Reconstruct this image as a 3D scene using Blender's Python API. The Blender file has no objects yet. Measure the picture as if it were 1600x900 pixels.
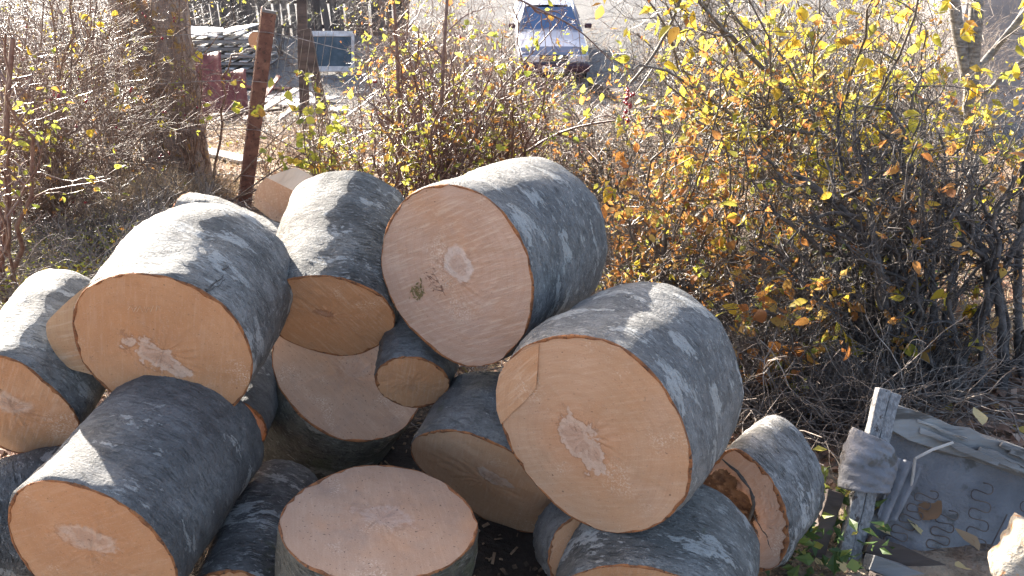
import bpy, math, random
import numpy as np
from mathutils import Vector, Matrix

S = bpy.context.scene
COL = S.collection
RAD = math.radians

# ------------------------------------------------------------------ camera
CAM_H, PITCH, HFOV = 1.7, RAD(24), RAD(64)
cam = bpy.data.objects.new('camera', bpy.data.cameras.new('camera'))
COL.objects.link(cam)
cam.location = (0, 0, CAM_H)
cam.rotation_euler = (math.pi / 2 - PITCH, 0, 0)
cam.data.sensor_width = 36
cam.data.angle = HFOV
cam.data.clip_start = 0.05
cam.data.clip_end = 2000
S.camera = cam

# ------------------------------------------------------------------ light
SUN_EL, SUN_AZ = RAD(23), RAD(-36)          # behind the pile, a little to the left
w = bpy.data.worlds.new('World'); S.world = w; w.use_nodes = True
wn = w.node_tree
sky = wn.nodes.new('ShaderNodeTexSky'); sky.sky_type = 'NISHITA'; sky.sun_disc = False
sky.sun_elevation = SUN_EL; sky.sun_rotation = SUN_AZ; sky.air_density = 0.8; sky.dust_density = 3.5; sky.ozone_density = 0.4
bg = wn.nodes['Background']; bg.inputs['Strength'].default_value = 0.10
wn.links.new(sky.outputs[0], bg.inputs['Color'])
sl = bpy.data.lights.new('sun', 'SUN'); sl.energy = 5.0; sl.angle = RAD(0.53); sl.color = (1.0, 0.93, 0.83)
sun = bpy.data.objects.new('sun', sl); COL.objects.link(sun)
sdir = Vector((math.sin(SUN_AZ) * math.cos(SUN_EL), math.cos(SUN_AZ) * math.cos(SUN_EL), math.sin(SUN_EL)))
sun.rotation_euler = sdir.to_track_quat('Z', 'Y').to_euler()
S.view_settings.view_transform = 'Standard'
S.view_settings.look = 'None'
S.view_settings.exposure = 2.35
S.view_settings.gamma = 1.0
S.render.engine = 'CYCLES'
S.cycles.max_bounces = 6
S.cycles.diffuse_bounces = 3
S.cycles.transmission_bounces = 4
S.cycles.transparent_max_bounces = 4

# ------------------------------------------------------------------ geometry helpers
F = 800 / math.tan(HFOV / 2)
_R = np.array([1, 0, 0.]); _FW = np.array([0, math.cos(PITCH), -math.sin(PITCH)]); _U = np.array([0, math.sin(PITCH), math.cos(PITCH)])
CAMP = np.array([0, 0, CAM_H])

def ray(px, py):
    d = _R * (px - 800) / F + _U * (450 - py) / F + _FW
    return d / np.linalg.norm(d)

def at(px, py, y):
    """the point at depth y (metres in front of the camera) that the survey of the photograph puts at px, py"""
    d = ray(px, py)
    return CAMP + d * (y / d[1])

def project(P):
    v = np.asarray(P) - CAMP
    z = v @ _FW
    return 800 + F * (v @ _R) / z, 450 - F * (v @ _U) / z, z

_gy = [-400, -3, 3, 5.5, 8, 12, 16, 18, 20, 24, 30, 40, 60, 120, 900]
_gz = [0, 0, 0, -.30, -.75, -1.35, -1.80, -1.93, -1.80, -1.10, -.30, .3, .9, 1.5, 1.5]

def ground(x, y):
    x = np.asarray(x, float); y = np.asarray(y, float)
    z = (np.interp(y - .8, _gy, _gz) + np.interp(y, _gy, _gz) + np.interp(y + .8, _gy, _gz)) / 3
    near = np.clip(1 - np.abs(y - 6) / 30, 0, 1)
    z = z + near * (.02 * np.sin(x * 1.7 + y * .9) + .015 * np.sin(x * 3.9 - y * 2.7 + 1) + .008 * np.sin(x * 9.1 + y * 7.3))
    return z

def on_ground(px, y):
    x = 0.
    for _ in range(4):
        z = float(ground(x, y))
        depth = y * math.cos(PITCH) - (z - CAM_H) * math.sin(PITCH)
        x = (px - 800) / F * depth
    return np.array([x, y, float(ground(x, y))])

def link(name, me, mat=None, parent=None):
    o = bpy.data.objects.new(name, me)
    COL.objects.link(o)
    if mat is not None and me is not None:
        me.materials.clear()
        for m in (mat if isinstance(mat, (list, tuple)) else [mat]):
            me.materials.append(m)
    if parent is not None:
        o.parent = parent
    return o

def np_mesh(name, V, Fc, smooth=True, attr=None, midx=None):
    """mesh from a vertex array and an (n,3) or (n,4) face array; attr: one float per vertex named tint"""
    V = np.ascontiguousarray(V, dtype=np.float32); Fc = np.ascontiguousarray(Fc, dtype=np.int32)
    k = Fc.shape[1]
    me = bpy.data.meshes.new(name)
    me.vertices.add(len(V)); me.vertices.foreach_set('co', V.ravel())
    me.loops.add(Fc.size); me.loops.foreach_set('vertex_index', Fc.ravel())
    me.polygons.add(len(Fc)); me.polygons.foreach_set('loop_start', np.arange(0, Fc.size, k, dtype=np.int32))
    try:
        me.polygons.foreach_set('loop_total', np.full(len(Fc), k, dtype=np.int32))
    except Exception:
        pass
    me.polygons.foreach_set('use_smooth', np.full(len(Fc), smooth, dtype=bool))
    if midx is not None:
        me.polygons.foreach_set('material_index', np.ascontiguousarray(midx, dtype=np.int32))
    if attr is not None:
        a = me.attributes.new('tint', 'FLOAT', 'POINT'); a.data.foreach_set('value', np.ascontiguousarray(attr, dtype=np.float32))
    me.update(calc_edges=True)
    me.validate()
    return me

def tag(o, label=None, cat=None, group=None, kind=None):
    if label: o['label'] = label
    if cat: o['category'] = cat
    if group: o['group'] = group
    if kind: o['kind'] = kind
    return o

def empty(name, loc=(0, 0, 0), label=None, cat=None, group=None, matrix=None):
    o = bpy.data.objects.new(name, None); COL.objects.link(o)
    o.empty_display_size = .1
    if matrix is not None: o.matrix_world = matrix
    else: o.location = [float(v) for v in loc]
    return tag(o, label, cat, group)

def unit(v):
    return v / (np.linalg.norm(v, axis=-1, keepdims=True) + 1e-9)

def tubes(P, R, sides, cap=False):
    """P (N,K,3) centre lines, R (N,K) radii -> vertices, quads"""
    N, K, _ = P.shape
    T = np.empty_like(P); T[:, 1:-1] = P[:, 2:] - P[:, :-2]; T[:, 0] = P[:, 1] - P[:, 0]; T[:, -1] = P[:, -1] - P[:, -2]
    T = unit(T)
    m = unit(T.mean(1)); ref = np.where((np.abs(m[:, 2]) > .8)[:, None], np.array([1., 0.2, 0]), np.array([0, 0.1, 1.]))[:, None, :]
    A = unit(np.cross(T, ref)); B = np.cross(T, A)
    th = np.arange(sides) * 2 * math.pi / sides
    V = P[:, :, None, :] + R[:, :, None, None] * (np.cos(th)[None, None, :, None] * A[:, :, None, :] + np.sin(th)[None, None, :, None] * B[:, :, None, :])
    idx = np.arange(N * K * sides).reshape(N, K, sides)
    a = idx[:, :-1, :]; b = np.roll(a, -1, 2); c = np.roll(idx[:, 1:, :], -1, 2); d = idx[:, 1:, :]
    Q = np.stack([a, b, c, d], -1).reshape(-1, 4)
    return V.reshape(-1, 3), Q

def cat_mesh(parts):
    Vs, Fs, off = [], [], 0
    for V, Q in parts:
        Vs.append(V); Fs.append(Q + off); off += len(V)
    return np.concatenate(Vs), np.concatenate(Fs)

class MB:
    """collects simple solids, built as one mesh object"""
    def __init__(s): s.v = []; s.f = []
    def box(s, c, size, M=None, jit=0, rng=None, seg=1):
        hx, hy, hz = [q / 2 for q in size]
        b = len(s.v)
        n = seg + 1
        for i in range(n):
            t = -hx + 2 * hx * i / seg
            for (y, z) in ((-hy, -hz), (hy, -hz), (hy, hz), (-hy, hz)):
                p = Vector((t, y, z))
                if jit and rng is not None: p += Vector(rng.normal(0, jit, 3).tolist())
                if M is not None: p = M @ p
                s.v.append(tuple(p + Vector([float(q) for q in c])))
        for i in range(seg):
            for k in range(4):
                a = b + i * 4 + k; a2 = b + i * 4 + (k + 1) % 4
                s.f.append((a, a2, a2 + 4, a + 4))
        s.f.append((b + 3, b + 2, b + 1, b)); e = b + seg * 4
        s.f.append((e, e + 1, e + 2, e + 3))
        return s
    def tube(s, pts, r, sides=6):
        P = np.array(pts, float)[None]; R = np.broadcast_to(np.array(r, float), (1, P.shape[1]))
        V, Q = tubes(P, R, sides); b = len(s.v)
        s.v += [tuple(v) for v in V.tolist()]; s.f += [tuple(int(i) + b for i in q) for q in Q]
        s.f.append(tuple(b + i for i in range(sides))[::-1]); e = b + len(V) - sides
        s.f.append(tuple(e + i for i in range(sides)))
        return s
    def prism(s, poly, h, M=None):
        n = len(poly); b = len(s.v)
        for z in (0, h):
            for x, y in poly:
                p = Vector((x, y, z))
                s.v.append(tuple(M @ p if M is not None else p))
        s.f.append(tuple(b + i for i in range(n))[::-1]); s.f.append(tuple(b + n + i for i in range(n)))
        for i in range(n):
            j = (i + 1) % n
            s.f.append((b + i, b + j, b + n + j, b + n + i))
        return s
    def build(s, name, mat, parent=None, smooth=False, bevel=0):
        me = bpy.data.meshes.new(name); me.from_pydata(s.v, [], s.f); me.update()
        if smooth: me.polygons.foreach_set('use_smooth', [True] * len(me.polygons))
        o = link(name, me, mat, parent)
        if bevel:
            m = o.modifiers.new('bevel', 'BEVEL'); m.width = bevel; m.segments = 2; m.limit_method = 'ANGLE'
        return o

# ------------------------------------------------------------------ material helpers
class NT:
    def __init__(s, name):
        s.m = bpy.data.materials.new(name); s.m.use_nodes = True
        s.t = s.m.node_tree; s.t.nodes.clear()
        s.out = s.t.nodes.new('ShaderNodeOutputMaterial')
    def n(s, typ, ins=None, **kw):
        nd = s.t.nodes.new(typ)
        for k, v in kw.items(): setattr(nd, k, v)
        for k, v in (ins or {}).items(): s.set(nd.inputs[k], v)
        return nd
    def set(s, sock, v):
        if hasattr(v, 'is_linked') or isinstance(v, bpy.types.NodeSocket): s.t.links.new(v, sock)
        elif isinstance(v, (tuple, list)) and sock.type == 'RGBA' and len(v) == 3: sock.default_value = (*v, 1)
        else: sock.default_value = v
    def coord(s, which='Object'): return s.n('ShaderNodeTexCoord').outputs[which]
    def geo(s): return s.n('ShaderNodeNewGeometry').outputs['Position']
    def mapv(s, vec, loc=(0, 0, 0), rot=(0, 0, 0), scale=(1, 1, 1)):
        return s.n('ShaderNodeMapping', {'Vector': vec, 'Location': loc, 'Rotation': rot, 'Scale': scale}).outputs[0]
    def noise(s, vec, scale, detail=4, rough=.55, dist=0, out='Fac'):
        return s.n('ShaderNodeTexNoise', {'Vector': vec, 'Scale': scale, 'Detail': detail, 'Roughness': rough, 'Distortion': dist}).outputs[out]
    def math(s, op, a, b=0., c=None, clamp=False):
        nd = s.n('ShaderNodeMath', operation=op, use_clamp=clamp); s.set(nd.inputs[0], a); s.set(nd.inputs[1], b)
        if c is not None: s.set(nd.inputs[2], c)
        return nd.outputs[0]
    def step(s, x, lo, hi):
        nd = s.n('ShaderNodeMapRange', interpolation_type='SMOOTHSTEP'); s.set(nd.inputs[0], x); s.set(nd.inputs[1], lo); s.set(nd.inputs[2], hi)
        return nd.outputs[0]
    def mix(s, fac, a, b, mode='MIX'):
        nd = s.n('ShaderNodeMix', data_type='RGBA', blend_type=mode)
        s.set(nd.inputs[0], fac); s.set(nd.inputs[6], a); s.set(nd.inputs[7], b)
        return nd.outputs[2]
    def ramp(s, fac, stops, interp='LINEAR'):
        nd = s.n('ShaderNodeValToRGB', {'Fac': fac}); cr = nd.color_ramp; cr.interpolation = interp
        while len(cr.elements) < len(stops): cr.elements.new(.5)
        for e, (p, c) in zip(cr.elements, stops): e.position = p; e.color = (*c, 1)
        return nd.outputs[0]
    def bump(s, h, strength=.4, dist=.01):
        return s.n('ShaderNodeBump', {'Height': h, 'Strength': strength, 'Distance': dist}).outputs[0]
    def pbr(s, color, rough=.8, normal=None, metal=0., spec=.5, **kw):
        p = s.n('ShaderNodeBsdfPrincipled'); s.set(p.inputs['Base Color'], color); s.set(p.inputs['Roughness'], rough)
        s.set(p.inputs['Metallic'], metal); s.set(p.inputs['Specular IOR Level'], spec)
        for k, v in kw.items(): s.set(p.inputs[k], v)
        if normal is not None: s.set(p.inputs['Normal'], normal)
        return p.outputs[0]
    def end(s, sh):
        s.t.links.new(sh, s.out.inputs[0]); return s.m

def mat_noise(name, c1, c2, scale=8, rough=.8, bump=.3, bscale=40, stretch=(1, 1, 1), metal=0., spec=.4, coords='Object', c3=None, bd=.01):
    g = NT(name); v = g.mapv(g.coord(coords), scale=stretch)
    n = g.noise(v, scale, 5)
    col = g.mix(g.step(n, .35, .65), c1, c2)
    if c3: col = g.mix(g.step(g.noise(v, scale * 2.7, 4), .56, .66), col, c3)
    h = g.noise(v, bscale, 5)
    return g.end(g.pbr(col, rough, g.bump(h, bump, bd), metal, spec))

def mat_leaf(name, stops, trans=.58, rough=.45):
    g = NT(name)
    a = g.n('ShaderNodeAttribute', attribute_name='tint', attribute_type='GEOMETRY')
    col = g.ramp(a.outputs['Fac'], stops)
    nn = g.noise(g.geo(), 60, 3)
    col = g.mix(g.step(nn, .6, .8), col, (.22, .10, .03))
    p = g.pbr(col, rough, None, 0, .35)
    tr = g.n('ShaderNodeBsdfTranslucent'); g.set(tr.inputs[0], col)
    mx = g.n('ShaderNodeMixShader', {0: trans}); g.t.links.new(p, mx.inputs[1]); g.t.links.new(tr.outputs[0], mx.inputs[2])
    return g.end(mx.outputs[0])

def mat_bark(name, base=(.19, .19, .185), dark=(.075, .075, .07), lichen=(.46, .45, .42), moss=(.11, .12, .06), moss_amt=.2, lich_amt=.5, seed=0., fiss=1.0, fleck=1.):
    """smooth grey bark: mottled, banded round the trunk, with broken pale lichen blotches"""
    g = NT(name); oc = g.coord()
    wv = g.n('ShaderNodeVectorMath', {0: g.n('ShaderNodeTexNoise', {'Vector': oc, 'Scale': 6., 'Detail': 2.}).outputs['Color'], 1: (.06, .06, .06)}, operation='MULTIPLY').outputs[0]
    oc2 = g.n('ShaderNodeVectorMath', {0: oc, 1: wv}, operation='ADD').outputs[0]
    def band(scale, st, det=5, rough=.65, off=0.): return g.noise(g.mapv(oc2, loc=(seed + off, seed * .7, seed * 1.3 - off), scale=(1, 1, st)), scale, det, rough)
    col = g.mix(g.step(band(4.5, 2.2), .34, .64), dark, base)
    mot = band(24, 1.8, 6, .78, 3)
    col = g.mix(g.math('MULTIPLY', g.step(mot, .46, .60), .48), col, tuple(c * .62 for c in dark))
    brk = band(60, 2.0, 5, .75, 5)
    pl = band(7, 2.6, 4, .6, 7)
    lm = g.step(g.math('ADD', pl, g.math('MULTIPLY', g.math('SUBTRACT', brk, .5), .30)), .68 - .13 * lich_amt, .715 - .13 * lich_amt)
    col = g.mix(g.math('MULTIPLY', lm, g.math('ADD', .35, g.math('MULTIPLY', mot, .85)), clamp=True), col, lichen)
    fl = g.step(band(44, 3.2, 4, .7, 9), .575, .63)
    col = g.mix(g.math('MULTIPLY', fl, .50 * fleck), col, lichen)
    fine = band(30, 8, 5, .7, 11)
    fi = g.step(fine, .57, .63)
    col = g.mix(g.math('MULTIPLY', fi, min(.42 * fiss, .8)), col, (.035, .033, .03))
    dots = g.step(g.noise(oc, 230, 3, .7), .56, .66)
    col = g.mix(g.math('MULTIPLY', dots, .45), col, (.04, .038, .035))
    ms = g.step(g.noise(g.mapv(oc, loc=(3 + seed, 1, 2)), 5, 5, .7), .68 - .3 * moss_amt, .80 - .3 * moss_amt)
    col = g.mix(g.math('MULTIPLY', ms, .7), col, moss)
    h = g.math('SUBTRACT', g.math('ADD', g.math('MULTIPLY', mot, .9), g.math('MULTIPLY', lm, .25)), g.math('MULTIPLY', fi, .7 * fiss))
    h = g.math('ADD', h, g.math('MULTIPLY', g.noise(oc, 140, 4, .7), .7))
    return g.end(g.pbr(col, .72, g.bump(h, .9, .010), 0, .4))

def mat_wood_face(name, base, alt, patch=(.66, .51, .41), ab=(.04, .03), rot=0., pith=(0, 0), seed=0., patch_amt=1., orange=.3, saw=30., saw_amt=1., ragged=1.5, soft=0., ring=1., dirt=.3):
    """end grain: faint rings round the pith, saw marks, stained heart with a dark outline"""
    g = NT(name); oc = g.coord()
    p0 = g.mapv(oc, loc=(-pith[0], -pith[1], 0))
    p0 = g.n('ShaderNodeVectorMath', {0: p0, 1: (1, 1, 0)}, operation='MULTIPLY').outputs[0]
    bl = g.noise(g.mapv(oc, loc=(seed, seed, 0)), 5, 4, .6)
    col = g.mix(g.step(bl, .3, .7), base, alt)
    # rings
    wob = g.noise(oc, 9, 2)
    d = g.n('ShaderNodeVectorMath', {0: p0}, operation='LENGTH').outputs['Value']
    d2 = g.math('ADD', d, g.math('MULTIPLY', wob, .022))
    rn = g.math('SINE', g.math('MULTIPLY', d2, 900.))
    rn2 = g.math('SINE', g.math('MULTIPLY', d2, 240.))
    col = g.mix(g.math('MULTIPLY', g.step(rn, -.2, 1.), .12 * ring), col, (.42, .21, .10))
    col = g.mix(g.math('MULTIPLY', g.step(rn2, .1, 1.), .16 * ring), col, (.42, .20, .10))
    # orange halo round the heart
    halo = g.math('SUBTRACT', 1., g.step(g.math('ADD', d, g.math('MULTIPLY', g.math('SUBTRACT', g.noise(oc, 7, 3), .5), .14)), .02, .17))
    col = g.mix(g.math('MULTIPLY', halo, orange), col, (.56, .25, .11))
    wr = g.step(g.noise(g.mapv(oc, loc=(seed * 5, 1, 0)), 3.2, 3, .6), .50, .72)
    col = g.mix(g.math('MULTIPLY', wr, .45), col, (.56, .27, .12))
    # saw marks
    sv = g.mapv(g.mapv(oc, rot=(0, 0, RAD(saw))), scale=(1, .07, 1))
    sm = g.noise(sv, 120, 3, .6)
    col = g.mix(g.math('MULTIPLY', g.step(sm, .48, .7), .32 * saw_amt), col, (.74, .56, .42))
    sm2 = g.noise(g.mapv(g.mapv(oc, rot=(0, 0, RAD(saw + 9))), scale=(1, .05, 1)), 55, 2, .6)
    col = g.mix(g.math('MULTIPLY', g.step(sm2, .52, .75), .30 * saw_amt), col, (.40, .22, .12))
    # stained heart
    pe = g.mapv(g.mapv(p0, rot=(0, 0, RAD(rot))), scale=(1 / ab[0], 1 / ab[1], 1))
    de = g.n('ShaderNodeVectorMath', {0: pe}, operation='LENGTH').outputs['Value']
    de = g.math('ADD', de, g.math('MULTIPLY', g.math('SUBTRACT', g.noise(g.mapv(oc, loc=(seed * 2, 0, 0)), (22 + 5 * math.sin(seed * 3)), 4, .6), .5), ragged))
    inside = g.math('SUBTRACT', 1., g.step(de, .92 - soft, 1.0 + soft * .4))
    edge = g.math('MULTIPLY', g.step(de, .86, .98), g.math('SUBTRACT', 1., g.step(de, 1.0, 1.16)))
    dr = g.n('ShaderNodeVectorMath', {0: p0}, operation='NORMALIZE').outputs[0]
    dr = g.n('ShaderNodeVectorMath', {0: dr, 1: g.n('ShaderNodeVectorMath', {0: p0, 1: (6, 6, 0)}, operation='MULTIPLY').outputs[0]}, operation='ADD').outputs[0]
    rad_ = g.noise(g.mapv(dr, loc=(seed, 2, 0)), 2.6, 2, .5)
    crk = g.math('SUBTRACT', 1., g.step(g.math('ABSOLUTE', g.math('SUBTRACT', rad_, .5)), .004, .016))
    crack = g.math('MULTIPLY', crk, g.math('SUBTRACT', 1., g.step(de, .45, .85)))
    pc = g.mix(g.step(g.noise(oc, 45, 4, .7), .4, .65), patch, tuple(c * .80 for c in patch))
    core = g.math('SUBTRACT', 1., g.step(de, .42, .62))
    pc = g.mix(g.math('MULTIPLY', core, .55), pc, (.47, .29, .21))
    col = g.mix(g.math('MULTIPLY', inside, .62 * patch_amt), col, pc)
    col = g.mix(g.math('MULTIPLY', g.math('MULTIPLY', edge, g.step(g.noise(oc, 16, 2), .42, .62)), .55 * patch_amt), col, (.27, .12, .06))
    col = g.mix(g.math('MULTIPLY', crack, .5 * patch_amt * ring), col, (.20, .09, .05))
    # loose sawdust still clinging to the cut
    sd = g.math('MULTIPLY', g.step(g.noise(g.mapv(oc, loc=(seed, 7, 2)), 6, 3, .6), .54, .68), g.step(g.noise(oc, 190, 3, .7), .50, .62))
    col = g.mix(g.math('MULTIPLY', sd, .5), col, (.76, .63, .50))
    # dirt specks and smears
    spk = g.step(g.noise(g.mapv(oc, loc=(seed, 3, 0)), 70, 3, .5), .70, .76)
    col = g.mix(g.math('MULTIPLY', spk, .7), col, (.10, .055, .035))
    sp2 = g.step(g.noise(g.mapv(oc, loc=(seed, 9, 0)), 130, 2, .5), .66, .71)
    col = g.mix(g.math('MULTIPLY', sp2, .75 * dirt), col, (.09, .055, .04))
    gm = g.step(g.noise(g.mapv(oc, loc=(2, seed, 0)), 8, 5, .7), .48, .70)
    col = g.mix(g.math('MULTIPLY', gm, .35 * dirt), col, (.27, .20, .165))
    sme = g.step(g.noise(g.mapv(oc, loc=(5, seed, 0)), 11, 5, .7), .60, .78)
    col = g.mix(g.math('MULTIPLY', sme, .38), col, (.30, .17, .11))
    dst = g.step(g.noise(oc, 260, 2, .6), .56, .70)
    col = g.mix(g.math('MULTIPLY', dst, .16), col, (.78, .62, .50))
    h = g.math('ADD', g.math('MULTIPLY', sm, .5 * saw_amt), g.math('ADD', g.math('MULTIPLY', sm2, .4 * saw_amt), g.math('MULTIPLY', g.noise(oc, 300, 2), .35)))
    h = g.math('SUBTRACT', h, g.math('MULTIPLY', crack, .8))
    return g.end(g.pbr(col, .75, g.bump(h, .45, .006), 0, .25))

M = {}
M['inner_bark'] = mat_noise('inner_bark', (.40, .16, .06), (.20, .08, .035), 26, .85, .8, 120, c3=(.10, .055, .035))
M['bark'] = mat_bark('beech_bark')
M['twig_dark'] = mat_noise('twig_dark', (.075, .06, .05), (.16, .13, .11), 30, .36, .4, 160, spec=.7, coords='Generated')
M['twig_red'] = mat_noise('twig_red', (.13, .06, .045), (.22, .13, .10), 30, .36, .3, 160, spec=.7)
M['twig_pale'] = mat_noise('twig_pale', (.20, .155, .125), (.37, .31, .26), 30, .6, .3, 160, spec=.4)
M['twig_tan'] = mat_noise('twig_tan', (.13, .08, .055), (.29, .19, .135), 30, .55, .3, 160, spec=.4)
M['thicket'] = mat_noise('thicket_bark', (.05, .042, .038), (.15, .13, .12), 26, .7, .8, 90, spec=.4)
M['berry'] = mat_noise('berry_red', (.38, .02, .03), (.22, .01, .03), 30, .35, .1, 50, spec=.5)
YEL = [(0, (.46, .42, .07)), (.35, (.62, .50, .07)), (.62, (.62, .40, .05)), (.8, (.32, .36, .06)), (1, (.40, .20, .06))]
GRN = [(0, (.38, .40, .06)), (.4, (.52, .50, .10)), (.7, (.20, .26, .045)), (.9, (.60, .42, .08)), (1, (.42, .16, .05))]
ORA = [(0, (.55, .28, .08)), (.4, (.48, .19, .06)), (.65, (.60, .42, .12)), (.85, (.28, .12, .05)), (1, (.22, .28, .05))]
LIT = [(0, (.30, .17, .11)), (.3, (.40, .24, .16)), (.55, (.20, .11, .07)), (.75, (.50, .36, .27)), (.9, (.45, .22, .10)), (1, (.55, .40, .10))]
M['leaf_yellow'] = mat_leaf('leaf_yellow', YEL)
M['leaf_green'] = mat_leaf('leaf_yellow_green', GRN)
M['leaf_orange'] = mat_leaf('leaf_orange', ORA)
M['leaf_litter'] = mat_leaf('leaf_litter', LIT, .15, .7)
M['leaf_weed'] = mat_leaf('leaf_weed', [(0, (.05, .09, .03)), (.6, (.09, .14, .04)), (.85, (.25, .28, .06)), (1, (.40, .34, .08))], .35)
M['grass_dry'] = mat_leaf('grass_dry', [(0, (.42, .33, .22)), (.5, (.33, .24, .15)), (.8, (.50, .42, .30)), (1, (.20, .20, .08))], .3, .6)

# ------------------------------------------------------------------ the ground
def grid_axis(lo, mid0, mid1, hi, step, grow=1.16):
    a = list(np.arange(mid0, mid1, step)); s = step
    x = a[-1]
    while x < hi: s *= grow; x += s; a.append(x)
    s = step; x = a[0]
    while x > lo: s *= grow; x -= s; a.insert(0, x)
    return np.array(a)

gx = grid_axis(-800, -9, 9, 800, .16); gyv = grid_axis(-300, 0, 26, 1500, .16)
XX, YY = np.meshgrid(gx, gyv)
rg = np.random.default_rng(5)
ZZ = ground(XX, YY) + rg.normal(0, .006, XX.shape) * (np.abs(XX) < 10)
nx, ny = len(gx), len(gyv)
ii = np.arange(nx * ny).reshape(ny, nx)
me = np_mesh('ground', np.stack([XX, YY, ZZ], -1).reshape(-1, 3), np.stack([ii[:-1, :-1], ii[:-1, 1:], ii[1:, 1:], ii[1:, :-1]], -1).reshape(-1, 4))
g = NT('ground')
pos = g.geo(); sep = g.n('ShaderNodeSeparateXYZ', {0: pos})
n1 = g.noise(pos, 1.3, 6, .65); n2 = g.noise(pos, 14, 5, .7); n3 = g.noise(pos, 60, 3, .6)
lit = g.mix(g.step(n2, .35, .65), (.13, .085, .06), (.31, .22, .16))
lit = g.mix(g.step(n1, .45, .62), lit, (.36, .29, .21))
lit = g.mix(g.math('MULTIPLY', g.step(n3, .55, .7), .5), lit, (.05, .04, .03))
grav = g.mix(g.step(n2, .3, .7), (.17, .165, .16), (.27, .26, .245))
grav = g.mix(g.math('MULTIPLY', g.step(n3, .5, .65), .5), grav, (.10, .095, .09))
yv = g.math('ADD', sep.outputs[1], g.math('MULTIPLY', g.math('SUBTRACT', n1, .5), 6.))
col = g.mix(g.step(yv, 12.5, 15.5), lit, grav)
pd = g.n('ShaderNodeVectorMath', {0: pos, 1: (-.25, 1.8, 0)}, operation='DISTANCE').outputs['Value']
col = g.mix(g.math('SUBTRACT', 1., g.step(g.math('ADD', pd, n2), 1.2, 2.0)), col, g.mix(n3, (.03, .024, .02), (.07, .055, .045)))  # shade in the gaps under the pile, painted into the ground colour
far = g.step(sep.outputs[1], 40, 60)
col = g.mix(far, col, (.17, .14, .09))
h = g.math('ADD', n2, g.math('MULTIPLY', n3, .5))
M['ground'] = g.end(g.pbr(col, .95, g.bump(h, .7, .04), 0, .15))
tag(link('ground', me, M['ground']), kind='structure')

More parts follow.
